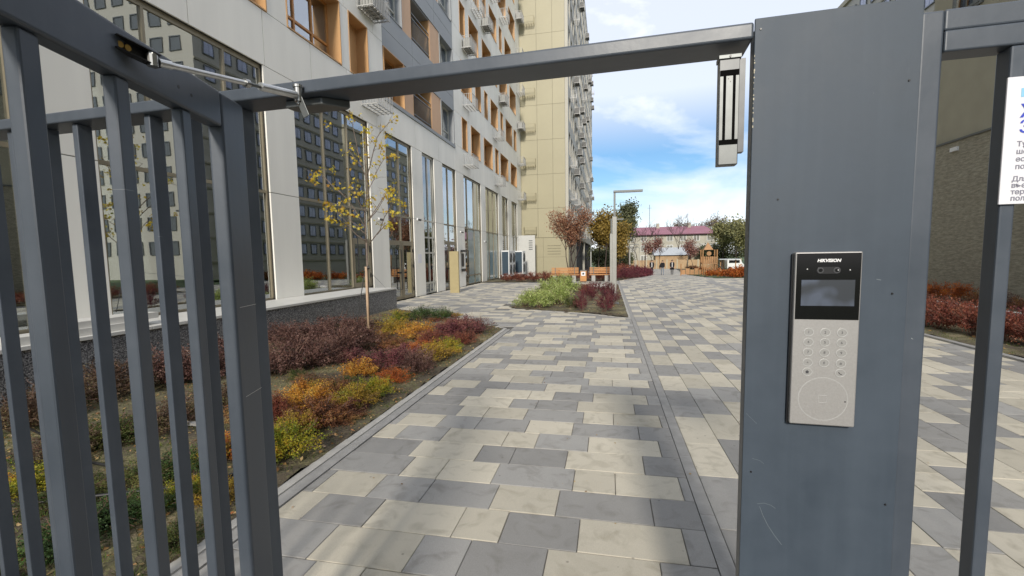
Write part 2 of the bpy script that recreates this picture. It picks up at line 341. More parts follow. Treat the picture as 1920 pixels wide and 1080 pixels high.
def soil_mat():
    m, nt, p = new_mat('garden_soil'); N, L = nt.nodes, nt.links
    g = N.new('ShaderNodeNewGeometry')
    n = N.new('ShaderNodeTexNoise'); n.inputs['Scale'].default_value = 1.7; n.inputs['Detail'].default_value = 9; n.inputs['Roughness'].default_value = .65; L.new(g.outputs['Position'], n.inputs['Vector'])
    r = N.new('ShaderNodeValToRGB'); cr = r.color_ramp
    cr.elements[0].position = .3; cr.elements[0].color = (.045, .035, .024, 1); cr.elements[1].position = .7; cr.elements[1].color = (.26, .205, .13, 1)
    e = cr.elements.new(.48); e.color = (.10, .08, .052, 1); e = cr.elements.new(.56); e.color = (.12, .115, .05, 1)
    n2 = N.new('ShaderNodeTexNoise'); n2.inputs['Scale'].default_value = 45; n2.inputs['Detail'].default_value = 8; L.new(g.outputs['Position'], n2.inputs['Vector'])
    mx = N.new('ShaderNodeMath'); mx.operation = 'MULTIPLY_ADD'; mx.inputs[1].default_value = .5; mx.inputs[2].default_value = -.25
    L.new(n2.outputs['Fac'], mx.inputs[0]); ad = N.new('ShaderNodeMath'); L.new(n.outputs['Fac'], ad.inputs[0]); L.new(mx.outputs[0], ad.inputs[1])
    L.new(ad.outputs[0], r.inputs['Fac']); L.new(r.outputs['Color'], p.inputs['Base Color'])
    p.inputs['Roughness'].default_value = .95
    b = N.new('ShaderNodeBump'); b.inputs['Strength'].default_value = .8; b.inputs['Distance'].default_value = .02
    L.new(n2.outputs['Fac'], b.inputs['Height']); L.new(b.outputs[0], p.inputs['Normal'])
    return m
M['soil'] = soil_mat()

def rough_render_mat():
    """rough olive-grey render of the right-hand building: horizontal trowel texture"""
    m, nt, p = new_mat('rough_olive_render'); N, L = nt.nodes, nt.links
    t = N.new('ShaderNodeTexCoord'); mm = N.new('ShaderNodeMapping'); mm.inputs['Scale'].default_value = (1, 1.2, 5)
    L.new(t.outputs['Object'], mm.inputs['Vector'])
    n = N.new('ShaderNodeTexNoise'); n.inputs['Scale'].default_value = 4.5; n.inputs['Detail'].default_value = 10; n.inputs['Roughness'].default_value = .7
    L.new(mm.outputs[0], n.inputs['Vector'])
    r = N.new('ShaderNodeValToRGB'); r.color_ramp.elements[0].position = .33; r.color_ramp.elements[0].color = (.20, .185, .14, 1)
    r.color_ramp.elements[1].position = .68; r.color_ramp.elements[1].color = (.40, .375, .29, 1)
    L.new(n.outputs['Fac'], r.inputs['Fac']); L.new(r.outputs['Color'], p.inputs['Base Color']); p.inputs['Roughness'].default_value = .9
    b = N.new('ShaderNodeBump'); b.inputs['Strength'].default_value = .7; b.inputs['Distance'].default_value = .03
    L.new(n.outputs['Fac'], b.inputs['Height']); L.new(b.outputs[0], p.inputs['Normal'])
    return m
M['rough_render'] = rough_render_mat()
M['smooth_render'] = mat('smooth_olive_render', (.34, .32, .24), .8, var=.06, scale=1.5, bump=.1)
M['beige'] = mat('beige_render', (.42, .38, .28), .8, var=.05)
M['grey_facade'] = mat('grey_facade', (.44, .42, .36), .8, var=.06)
M['far_wall'] = mat('old_plaster', (.42, .40, .34), .9, var=.16, scale=.5)
M['far_roof'] = mat('raspberry_metal_roof', (.27, .11, .145), .5, var=.1, scale=.5)
M['shed'] = mat('pale_shed_sheet', (.42, .45, .48), .6, var=.06)
M['clay_wall'] = mat('ochre_garden_wall', (.42, .29, .17), .85, var=.12, scale=1)
M['skin'] = mat('skin', (.48, .30, .22), .6, var=.04)
M['black_cloth'] = mat('black_cloth', (.012, .012, .015), .9)
M['navy_cloth'] = mat('dark_navy_cloth', (.012, .014, .028), .9)
M['white_cloth'] = mat('white_cloth', (.65, .65, .66), .9)
M['jean'] = mat('grey_jeans', (.17, .20, .24), .9, var=.1)
M['hair'] = mat('dark_hair', (.012, .009, .008), .7)
M['rubber'] = mat('black_rubber_hose', (.015, .015, .016), .5)
M['rope'] = mat('guy_wire', (.25, .25, .25), .5, .3)
M['screen'] = None
M['lawn'] = mat('lawn', (.075, .11, .03), .9, var=.3, scale=3, bump=.4)
M['stone_white'] = mat('white_boulder', (.6, .58, .55), .8, bump=.5, bscale=8)

def screen_mat():
    m, nt, p = new_mat('dim_display'); N, L = nt.nodes, nt.links
    t = N.new('ShaderNodeTexCoord'); n = N.new('ShaderNodeTexNoise'); n.inputs['Scale'].default_value = 22; n.inputs['Detail'].default_value = 1
    L.new(t.outputs['Object'], n.inputs['Vector'])
    r = N.new('ShaderNodeValToRGB'); r.color_ramp.elements[0].position = .42; r.color_ramp.elements[0].color = (.045, .05, .06, 1)
    r.color_ramp.elements[1].position = .58; r.color_ramp.elements[1].color = (.085, .10, .135, 1)
    L.new(n.outputs['Fac'], r.inputs['Fac']); L.new(r.outputs['Color'], p.inputs['Base Color']); p.inputs['Roughness'].default_value = .18
    return m
M['screen'] = screen_mat()

# ------------------------------------------------------------------ mesh helpers
class MB:
    """collects geometry for ONE mesh object"""
    def __init__(s): s.v = []; s.f = []; s.m = []
    def face(s, pts, mi=0):
        b = len(s.v); s.v += [tuple(q) for q in pts]; s.f.append(tuple(range(b, b + len(pts)))); s.m.append(mi); return s
    def box(s, x0, x1, y0, y1, z0, z1, mi=0):
        if x0 > x1: x0, x1 = x1, x0
        if y0 > y1: y0, y1 = y1, y0
        if z0 > z1: z0, z1 = z1, z0
        b = len(s.v)
        s.v += [(x0, y0, z0), (x1, y0, z0), (x1, y1, z0), (x0, y1, z0), (x0, y0, z1), (x1, y0, z1), (x1, y1, z1), (x0, y1, z1)]
        for q in ((0, 3, 2, 1), (4, 5, 6, 7), (0, 1, 5, 4), (1, 2, 6, 5), (2, 3, 7, 6), (3, 0, 4, 7)):
            s.f.append(tuple(b + i for i in q)); s.m.append(mi)
        return s
    def tube(s, pts, rad, n=8, mi=0, caps=True):
        pts = [Vector(p) for p in pts]
        if not isinstance(rad, (list, tuple)): rad = [rad] * len(pts)
        b = len(s.v); ref = None
        for i, p in enumerate(pts):
            d = (pts[min(i + 1, len(pts) - 1)] - pts[max(i - 1, 0)]).normalized()
            if ref is None or abs(d.dot(ref)) > .95:
                ref = Vector((0, 0, 1)) if abs(d.z) < .9 else Vector((1, 0, 0))
            u = d.cross(ref).normalized(); w = u.cross(d)
            for k in range(n):
                a = 2 * math.pi * k / n
                s.v.append(tuple(p + (u * math.cos(a) + w * math.sin(a)) * rad[i]))
        for i in range(len(pts) - 1):
            for k in range(n):
                s.f.append((b + i * n + k, b + i * n + (k + 1) % n, b + (i + 1) * n + (k + 1) % n, b + (i + 1) * n + k)); s.m.append(mi)
        if caps:
            s.f.append(tuple(b + k for k in range(n))[::-1]); s.m.append(mi)
            e = b + (len(pts) - 1) * n
            s.f.append(tuple(e + k for k in range(n))); s.m.append(mi)
        return s
    def prism(s, poly, z0, z1, mi=0):
        """polygon in x,y extruded in z (counter-clockwise)"""
        b = len(s.v); n = len(poly)
        s.v += [(x, y, z0) for x, y in poly] + [(x, y, z1) for x, y in poly]
        s.f.append(tuple(b + i for i in range(n))[::-1]); s.m.append(mi)
        s.f.append(tuple(b + n + i for i in range(n))); s.m.append(mi)
        for i in range(n):
            j = (i + 1) % n
            s.f.append((b + i, b + j, b + n + j, b + n + i)); s.m.append(mi)
        return s
    def xform(s, Mx, start=0):
        s.v[start:] = [tuple(Mx @ Vector(q)) for q in s.v[start:]]; return s

def link(name, me, parent=None, loc=None):
    o = bpy.data.objects.new(name, me); COL.objects.link(o)
    if parent: o.parent = parent
    if loc: o.location = loc
    return o

def obj(name, mb, mats, parent=None, origin=None, bevel=0, seg=2, smooth=False, loc=None):
    """one mesh object; origin = world point subtracted from the vertices (the parent's place)"""
    me = bpy.data.meshes.new(name)
    v = mb.v
    if origin is not None:
        ox, oy, oz = origin; v = [(a - ox, b - oy, c - oz) for a, b, c in v]
    me.from_pydata(v, [], mb.f)
    mats = mats if isinstance(mats, (list, tuple)) else [mats]
    for m in mats: me.materials.append(m)
    if len(mats) > 1: me.polygons.foreach_set('material_index', mb.m)
    if smooth: me.polygons.foreach_set('use_smooth', [True] * len(me.polygons))
    me.update()
    o = link(name, me, parent, loc)
    if bevel:
        md = o.modifiers.new('bevel', 'BEVEL'); md.width = bevel; md.segments = seg; md.limit_method = 'ANGLE'; md.angle_limit = math.radians(40)
        try: md.harden_normals = False
        except Exception: pass
    return o

def thing(name, label, cat, loc=(0, 0, 0), rz=0.0, group=None):
    o = bpy.data.objects.new(name, None); COL.objects.link(o)
    o.location = loc; o.rotation_euler = (0, 0, rz); o.empty_display_size = .2
    o['label'] = label; o['category'] = cat
    if group: o['group'] = group
    return o

def tag(o, label, cat, group=None):
    o['label'] = label; o['category'] = cat
    if group: o['group'] = group
    return o

def dup(src, loc, rz=0.0, label=None, scale=None):
    c = src.copy(); COL.objects.link(c); c.location = loc; c.rotation_euler = (0, 0, rz)
    if label: c['label'] = label
    if scale: c.scale = scale
    for ch in src.children:
        d = ch.copy(); COL.objects.link(d); d.parent = c
        for g in ch.children:
            e = g.copy(); COL.objects.link(e); e.parent = d
    return c

def np_mesh(name, V, F, mats, tint=None, midx=None, smooth=False):
    me = bpy.data.meshes.new(name)
    n = len(F); k = F.shape[1]
    me.vertices.add(len(V)); me.vertices.foreach_set('co', V.astype(np.float32).ravel())
    me.loops.add(n * k); me.loops.foreach_set('vertex_index', F.astype(np.int32).ravel())
    me.polygons.add(n); me.polygons.foreach_set('loop_start', np.arange(0, n * k, k, dtype=np.int32))
    try: me.polygons.foreach_set('loop_total', np.full(n, k, dtype=np.int32))
    except Exception: pass
    for m in mats: me.materials.append(m)
    if midx is not None: me.polygons.foreach_set('material_index', midx.astype(np.int32))
    if tint is not None:
        a = me.attributes.new('tint', 'FLOAT', 'FACE'); a.data.foreach_set('value', tint.astype(np.float32))
    if smooth: me.polygons.foreach_set('use_smooth', np.ones(n, dtype=bool))
    me.update(calc_edges=True)
    return me

def leaf_cards(P, size, rng, up=.35, asp=.55, jit=.35):
    """one rhombus per leaf, folded nowhere, facing a random way; returns V, F"""
    n = len(P)
    d = rng.normal(size=(n, 3)); d[:, 2] += up; d /= np.linalg.norm(d, axis=1)[:, None]
    e = rng.normal(size=(n, 3)); e -= (e * d).sum(1)[:, None] * d; e /= np.linalg.norm(e, axis=1)[:, None]
    f = np.cross(d, e)
    s = size * (1 + rng.uniform(-jit, jit, n))[:, None]
    V = np.empty((n, 4, 3))
    V[:, 0] = P - e * s * .5; V[:, 1] = P + f * s * asp * .5 + d * s * .08; V[:, 2] = P + e * s * .5; V[:, 3] = P - f * s * asp * .5 + d * s * .08
    F = np.arange(n * 4).reshape(n, 4)
    return V.reshape(-1, 3), F

def zt(y):
    if y < 28: return 0.0
    if y < 50: return -.77 * (y - 28) / 22
    if y < 90: return -.77 - .6 * (y - 50) / 40
    return -1.37
B = {'clusters': [[-5.166, 7.936, 2.229], [-4.936, 8.046, 2.341], [-4.583, 7.754, 2.304], [-4.608, 7.908, 2.1], [-4.99, 8.175, 2.179], [-5.379, 8.177, 2.512],
              [-5.096, 7.638, 2.515], [-4.879, 7.695, 2.783], [-4.467, 7.586, 2.627], [-4.04, 7.859, 2.091], [-3.829, 7.571, 2.319], [-3.824, 7.87, 2.307],
              [-3.776, 8.004, 2.464], [-3.906, 7.745, 2.603], [-3.956, 8.023, 2.747], [-4.446, 7.964, 2.465], [-4.469, 7.567, 3.976], [-5.158, 7.941, 4.008],
              [-4.629, 7.731, 3.434], [-4.551, 7.841, 3.299], [-5.362, 7.748, 3.046], [-5.452, 8.035, 3.168], [-5.467, 7.858, 2.961], [-4.935, 7.66, 3.115],
              [-4.704, 7.931, 2.866], [-4.496, 8.096, 3.67], [-4.29, 7.764, 3.373], [-3.981, 7.705, 3.49], [-3.956, 7.822, 3.298], [-3.953, 8.205, 3.405],
              [-4.391, 8.233, 3.296], [-4.361, 8.021, 2.636], [-4.099, 8.182, 3.791], [-3.895, 8.142, 4.057], [-3.842, 7.815, 2.723], [-3.8, 7.615, 2.574],
              [-5.222, 8.007, 2.479], [-5.134, 7.94, 2.258], [-4.784, 7.803, 2.569], [-3.876, 7.708, 3.797], [-4.48, 7.835, 2.716], [-4.233, 7.878, 3.0],
              [-4.831, 7.738, 2.38], [-5.158, 7.754, 2.226], [-3.919, 7.87, 2.068], [-3.906, 8.152, 2.613], [-4.346, 7.96, 3.83], [-4.092, 7.748, 3.609]],
 'limbs': [[[-4.443, 7.9, 1.788], [-4.459, 7.917, 2.333], [-4.387, 7.933, 2.9], [-4.5, 7.95, 3.211], [-4.573, 7.967, 3.48], [-4.642, 7.983, 3.818], [-4.663, 8.0, 4.036]],
           [[-4.428, 7.9, 2.546], [-4.364, 7.963, 2.816], [-4.231, 8.025, 3.122], [-4.091, 8.088, 3.369], [-4.08, 8.15, 3.597]],
           [[-4.362, 7.9, 3.02], [-4.204, 7.863, 3.435], [-4.099, 7.825, 3.666], [-3.959, 7.788, 3.787], [-3.696, 7.75, 3.951]],
           [[-4.379, 7.9, 2.221], [-4.249, 8.0, 2.442], [-4.105, 8.1, 2.694], [-3.996, 8.2, 2.842]],
           [[-4.379, 7.9, 1.767], [-4.111, 7.825, 2.013], [-3.977, 7.75, 2.235], [-3.73, 7.675, 2.522], [-3.579, 7.6, 2.59]],
           [[-4.392, 7.9, 2.182], [-4.168, 7.8, 2.342], [-3.88, 7.7, 2.663]],
           [[-4.462, 7.9, 2.086], [-4.708, 7.975, 2.437], [-4.91, 8.05, 2.653], [-5.151, 8.125, 2.854], [-5.345, 8.2, 2.956]],
           [[-4.443, 7.9, 1.808], [-4.593, 7.812, 1.937], [-4.644, 7.725, 2.052], [-4.773, 7.637, 2.272], [-4.944, 7.55, 2.433]],
           [[-4.436, 7.9, 1.937], [-4.623, 7.933, 2.102], [-4.888, 7.967, 2.312], [-5.196, 8.0, 2.447]],
           [[-4.428, 7.9, 2.331], [-4.472, 7.8, 2.469], [-4.534, 7.7, 2.644], [-4.559, 7.6, 2.83]],
           [[-4.368, 7.9, 2.894], [-4.439, 7.967, 3.317], [-4.437, 8.033, 3.7], [-4.439, 8.1, 3.979]], [[-4.472, 7.9, 3.2], [-4.66, 7.975, 3.37], [-4.829, 8.05, 3.553]],
           [[-4.219, 7.9, 1.931], [-4.101, 8.0, 2.101], [-3.974, 8.1, 2.183]],
           [[-4.808, 7.9, 2.621], [-5.17, 7.967, 2.913], [-5.43, 8.033, 3.137], [-5.619, 8.1, 3.076]]],
 'stake': [[-4.419, 7.8, -0.005], [-4.42, 7.8, 1.341]],
 'strap': [[-4.432, 7.8, 1.311], [-4.479, 7.5, 0.352]],
 'trees': [('golden', -0.414, 60, 8.11, 1.71), ('golden', -1.362, 64, 6.58, 1.14), ('evergreen', 3.166, 75, 10.29, 1.61), ('bare', 6.347, 85, 8.74, 1.99),
           ('bare', 13.279, 95, 10.76, 2.35), ('bare', 14.004, 88, 6.1, 1.63), ('bare', 8.596, 82, 5.45, 1.38), ('brown', 23.955, 128, 12.46, 4.39),
           ('brown', 19.965, 130, 10.8, 3.47), ('yellowgreen', 19.192, 85, 7.88, 1.86), ('yellowgreen', 20.132, 80, 7.53, 1.73), ('yellowgreen', 24.256, 90, 7.85, 2.29),
           ('pink', 6.15, 70, 4.67, 0.97), ('pink', 12.722, 75, 4.59, 1.0), ('bare', 5.499, 92, 8.03, 1.78), ('yellowgreen', 0.879, 90, 6.54, 1.97),
           ('bare', 25.152, 120, 10.75, 2.41), ('golden', 1.453, 70, 5.41, 1.07)],
 'trunk': [[-4.476, 7.9, -0.025], [-4.454, 7.9, 0.885], [-4.443, 7.9, 1.788]],
 'wire': [[-4.399, 7.8, 1.311], [-6.213, 12.0, 0.642]]}
SHRUBS = [(-2.24, 2.9, 0.2, 0.27, 'lime'), (-2.99, 3.96, 0.23, 0.25, 'amber'), (-2.96, 3.53, 0.11, 0.28, 'crimson'), (-2.4, 3.54, 0.23, 0.25, 'rust'),
 (-2.34, 4.0, 0.2, 0.24, 'mustard'), (-2.3, 4.33, 0.18, 0.23, 'lime'), (-3.01, 5.06, 0.21, 0.23, 'amber'), (-2.39, 4.97, 0.19, 0.17, 'orange'),
 (-2.96, 5.51, 0.25, 0.29, 'wine'), (-2.69, 5.82, 0.25, 0.28, 'wine'), (-2.3, 5.43, 0.23, 0.31, 'plum'), (-2.29, 6.06, 0.24, 0.28, 'mustard'),
 (-2.28, 6.6, 0.21, 0.24, 'lime'), (-2.88, 6.68, 0.2, 0.2, 'orange'), (-2.88, 7.18, 0.25, 0.28, 'crimson'), (-2.86, 7.91, 0.31, 0.32, 'wine'),
 (-2.56, 8.07, 0.33, 0.38, 'wine'), (-2.35, 8.59, 0.23, 0.29, 'plum'), (-2.24, 7.35, 0.21, 0.23, 'crimson'), (-4.01, 8.12, 0.36, 0.32, 'mustard'),
 (-3.42, 7.74, 0.33, 0.3, 'amber'), (-4.1, 7.34, 0.28, 0.23, 'rust'), (-4.3, 10.08, 0.4, 0.35, 'green'), (-3.86, 10.23, 0.3, 0.3, 'green'),
 (-4.78, 9.81, 0.29, 0.25, 'lime'), (-3.14, 9.06, 0.29, 0.21, 'rust'), (-2.87, 4.52, 0.2, 0.16, 'mossy'), (-3.09, 4.43, 0.17, 0.14, 'rust'),
 (-3.59, 5.81, 0.22, 0.21, 'wine'), (-3.43, 6.79, 0.26, 0.21, 'rust'), (-4.11, 5.23, 0.33, 0.4, 'plum'), (-3.95, 5.57, 0.33, 0.44, 'plum'),
 (-3.9, 6.02, 0.32, 0.49, 'plum'), (-4.08, 6.75, 0.34, 0.46, 'plum'), (-4.92, 6.66, 0.4, 0.45, 'plum'), (-4.97, 7.48, 0.4, 0.45, 'plum'),
 (-4.77, 8.04, 0.37, 0.36, 'plum'), (-5.61, 7.01, 0.39, 0.4, 'plum'), (-4.45, 5.05, 0.31, 0.38, 'plum'), (-5.02, 5.24, 0.32, 0.44, 'plum'),
 (-4.92, 4.74, 0.33, 0.43, 'plum'), (-5.18, 4.49, 0.35, 0.44, 'plum'), (-5.32, 4.16, 0.33, 0.39, 'bramble'), (-5.42, 3.87, 0.34, 0.38, 'bramble'),
 (-5.29, 3.39, 0.31, 0.38, 'bramble'), (-5.15, 3.02, 0.28, 0.35, 'bramble'), (-3.9, 3.9, 0.24, 0.23, 'bramble'), (-3.27, 3.54, 0.19, 0.2, 'rust'),
 (-3.86, 3.46, 0.24, 0.24, 'bramble'), (-3.84, 3.09, 0.22, 0.21, 'bramble'), (-3.96, 2.86, 0.23, 0.22, 'mossy'), (-4.02, 2.58, 0.23, 0.22, 'bramble'),
 (-2.82, 2.77, 0.17, 0.16, 'mustard'), (-2.64, 2.88, 0.16, 0.18, 'orange'), (-2.93, 2.59, 0.18, 0.15, 'green'), (-3.07, 2.41, 0.18, 0.13, 'mossy'),
 (-2.42, 2.29, 0.14, 0.15, 'lime'), (-2.19, 2.28, 0.13, 0.14, 'mustard'), (-2.5, 2.1, 0.15, 0.11, 'green'), (-2.66, 1.97, 0.18, 0.14, 'green'),
 (-3.29, 2.12, 0.19, 0.12, 'mossy'), (-3.69, 2.18, 0.2, 0.16, 'lime'), (-2.75, 1.73, 0.19, 0.15, 'green'), (-2.08, 1.86, 0.12, 0.11, 'mossy'),
 (-2.34, 12.98, 0.37, 0.43, 'variegated'), (-1.87, 12.77, 0.42, 0.55, 'variegated'), (-1.49, 13.65, 0.5, 0.7, 'variegated'), (-1.53, 17.68, 0.53, 0.68, 'variegated'),
 (-2.1, 16.77, 0.54, 0.68, 'variegated'), (-2.38, 14.8, 0.45, 0.42, 'variegated'), (-0.99, 12.78, 0.32, 0.36, 'mossy'), (-2.16, 21.09, 0.58, 0.63, 'variegated'),
 (-0.69, 12.04, 0.19, 0.57, 'burgundy'), (-0.58, 14.82, 0.27, 0.6, 'burgundy'), (-0.09, 11.9, 0.27, 0.68, 'burgundy'), (0.14, 13.59, 0.19, 0.63, 'burgundy'),
 (-0.46, 18.11, 0.37, 0.46, 'burgundy'), (0.02, 17.17, 0.35, 0.51, 'burgundy'), (-0.85, 17.6, 0.32, 0.41, 'crimson'), (-5.7, 25.78, 0.49, 0.51, 'crimson'),
 (-4.91, 25.75, 0.54, 0.56, 'crimson'), (-4.22, 26.22, 0.55, 0.57, 'crimson'), (-3.55, 26.67, 0.5, 0.58, 'crimson'), (-1.21, 26.48, 0.48, 0.62, 'crimson'),
 (-0.38, 26.43, 0.54, 0.61, 'crimson'), (0.27, 26.85, 0.42, 0.68, 'burgundy'), (-3.27, 28.58, 0.53, 0.55, 'crimson'), (-2.09, 28.26, 0.52, 0.54, 'crimson'),
 (0.99, 29.05, 0.42, 0.67, 'burgundy'), (2.37, 46.05, 0.67, 0.86, 'burgundy'), (1.46, 52.93, 0.77, 1.11, 'crimson'), (3.63, 54.35, 0.55, 0.62, 'burgundy'),
 (3.25, 72.27, 0.97, 0.9, 'crimson'), (0.73, 73.46, 1.16, 0.92, 'orange'), (7.97, 38.63, 0.58, 0.51, 'orange'), (8.03, 35.45, 0.53, 0.53, 'orange'),
 (8.66, 35.12, 0.53, 0.53, 'orange'), (8.66, 32.5, 0.49, 0.52, 'orange'), (13.62, 80.43, 1.23, 0.57, 'rust'), (12.69, 91.74, 1.41, 0.56, 'rust'),
 (13.57, 71.38, 0.93, 0.43, 'orange'), (5.32, 9.09, 0.34, 0.55, 'crimson'), (5.41, 8.63, 0.34, 0.52, 'crimson'), (5.48, 8.14, 0.32, 0.44, 'crimson'),
 (5.54, 7.82, 0.27, 0.43, 'orange'), (5.53, 7.47, 0.26, 0.41, 'orange'), (5.25, 9.78, 0.39, 0.56, 'crimson'), (5.13, 10.41, 0.42, 0.57, 'crimson'),
 (4.99, 11.12, 0.41, 0.55, 'orange'), (9.61, 15.95, 0.38, 0.56, 'orange'), (9.79, 15.36, 0.39, 0.56, 'orange'), (9.58, 14.23, 0.33, 0.39, 'rust'),
 (9.57, 13.53, 0.34, 0.41, 'plum'), (9.58, 17.0, 0.41, 0.5, 'orange'), (9.35, 12.67, 0.29, 0.34, 'rust')]
random.seed(7)
# ------------------------------------------------------------------ ground and paving
def in_poly(x, y, poly):
    c = False; n = len(poly); j = n - 1
    for i in range(n):
        xi, yi = poly[i]; xj, yj = poly[j]
        if (yi > y) != (yj > y) and x < (xj - xi) * (y - yi) / (yj - yi) + xi: c = not c
        j = i
    return c

BED_LEFT = [(-6.05, -6), (-2.12, -6), (-2.12, 9.05), (-6.05, 12.34)]
BED_GREEN = [(-2.72, 12.62), (-.54, 11.72), (.45, 10.95), (.45, 23.0), (-1.2, 23.2), (-3.0, 21.5), (-2.9, 18.0)]
BED_HEDGE = [(-7.05, 25.2), (-3.6, 25.1), (-3.6, 26.4), (.3, 26.4), (.75, 27.0), (3.1, 42.5), (2.6, 55), (1.0, 62), (-3.1, 62), (-3.1, 37.95), (-7.05, 37.95)]
BED_RIGHT = [(5.32, -6), (10.5, -6), (10.5, 18.7), (5.32, 18.7)]

def strip_mesh(name, polyfn, x0, x1, y0, y1, dx, dy, zoff, m, jitter=0.0, seed=0):
    """terrain-following sheet cut to a predicate"""
    rng = random.Random(seed); xs = []; ys = []
    nx = max(1, int(round((x1 - x0) / dx))); ny = max(1, int(round((y1 - y0) / dy)))
    idx = {}; mb = MB()
    H = [[(rng.random() - .35) * jitter for _ in range(nx + 1)] for _ in range(ny + 1)]
    def vid(i, j):
        if (i, j) not in idx:
            x = x0 + (x1 - x0) * i / nx; y = y0 + (y1 - y0) * j / ny
            idx[(i, j)] = len(mb.v); mb.v.append((x, y, zt(y) + zoff + H[j][i]))
        return idx[(i, j)]
    for j in range(ny):
        for i in range(nx):
            cx = x0 + (x1 - x0) * (i + .5) / nx; cy = y0 + (y1 - y0) * (j + .5) / ny
            if polyfn is None or polyfn(cx, cy):
                mb.f.append((vid(i, j), vid(i + 1, j), vid(i + 1, j + 1), vid(i, j + 1))); mb.m.append(0)
    o = obj(name, mb, m); o['kind'] = 'structure'
    return o

# base terrain, out to the horizon
mb = MB()
ysamp = [-60, 0, 28] + [28 + i * 2.75 for i in range(1, 9)] + [50 + i * 5 for i in range(1, 9)] + [120, 200, 400, 900]
xsamp = [-400, -60, 60, 400]
for y in ysamp:
    for x in xsamp: mb.v.append((x, y, zt(y) - .10))
for j in range(len(ysamp) - 1):
    for i in range(3):
        a = j * 4 + i; mb.f.append((a, a + 1, a + 5, a + 4)); mb.m.append(0)
g = obj('ground', mb, M['lawn']); g['kind'] = 'structure'

# plaza: sand-coloured bedding below the pavers
mb = MB()
yy = [-6, 28] + [28 + i * 2.75 for i in range(1, 9)] + [55, 60, 65, 70, 75, 80, 85, 90]
def plaza_x(y):
    if y <= 28: return -7.1, 9.4 if y > 18 else 5.4
    t = min(1, (y - 28) / 22)
    return (.4 + 3.0 * t) if y < 50 else 2.5, (6.1 + (y - 28) * .08 if y > 32 else 6.4)
for i, y in enumerate(yy[:-1]):
    pass
bed = MB()
bed.face([(-7.13, -6, -.012), (9.5, -6, -.012), (9.5, 28, -.012), (-7.13, 28, -.012)])
for a, b in zip(yy[1:-1], yy[2:]):
    bed.face([(-4, a, zt(a) - .012), (12.5, a, zt(a) - .012), (12.5, b, zt(b) - .012), (-4, b, zt(b) - .012)])
paving = obj('plaza_paving', bed, M['joint']); paving['kind'] = 'structure'

# rows of three-format pavers, read off the photograph; the pattern comes back every fourth row
ROWS = [
 [(-1.95, 'L'), (-1.75, 'G'), (-1.355, 'L'), (-.83, 'L'), (-.567, 'G'), (-.155, 'L'), (.39, 'G'), (.515, None)],
 [(-1.95, 'G'), (-1.88, 'L'), (-1.5, 'G'), (-1.144, 'G'), (-.697, 'L'), (-.30, 'G'), (.252, 'G'), (.515, None)],
 [(-1.95, 'G'), (-1.42, 'L'), (-1.152, 'L'), (-.765, 'G'), (-.225, 'L'), (.046, 'L'), (.457, 'G'), (.515, None)],
 [(-1.95, 'G'), (-1.487, 'L'), (-.97, 'G'), (-.705, 'G'), (-.30, 'L'), (.247, 'G'), (.515, None)]]
EXT = [[(.40, 'G'), (.54, 'L'), (.27, 'L')], [(.38, 'L'), (.36, 'G'), (.45, 'G')], [(.27, 'L'), (.39, 'L'), (.54, 'G')], [(.52, 'L'), (.26, 'G'), (.41, 'G')]]
ROWY0, ROWH = 2.213, .3015
tiles = []      # x0, x1, y0, y1, colour
prng = random.Random(21)
def allowed(x, y):
    if in_poly(x, y, BED_LEFT) or in_poly(x, y, BED_GREEN) or in_poly(x, y, BED_HEDGE) or in_poly(x, y, BED_RIGHT): return False
    return True
def path_r(y): return 5.3 if y < 18.7 else (9.35 if y < 29.5 else (6.05 + (y - 29.5) * .09))
def path_l(y): return -7.08 if y < 26.4 else (.52 if y < 27 else .78 + (y - 27) * .155)
k0 = int(math.floor((.45 - ROWY0) / ROWH))
for k in range(k0, 150):
    ya = ROWY0 + k * ROWH; yb = ya + ROWH; ym = (ya + yb) / 2
    if ym > 46: break
    r = ROWS[k % 4]
    if ym < 26.6:
        for (xa, c), (xb, _) in zip(r[:-1], r[1:]):
            if allowed((xa + xb) / 2, ym) and allowed(xa + .03, ym) : tiles.append((xa, xb, ya, yb, c))
        if ym > 9.3:
            x = -1.95; e = EXT[k % 4]; i = 0
            while x > path_l(ym) + .1:
                w, c = e[i % 3]; i += 1
                if prng.random() < .12: c = 'L' if c == 'G' else 'G'
                if allowed(x - w / 2, ym) and allowed(x - w + .05, ym) and allowed(x - .05, ym): tiles.append((max(x - w, path_l(ym)), x, ya, yb, c))
                x -= w
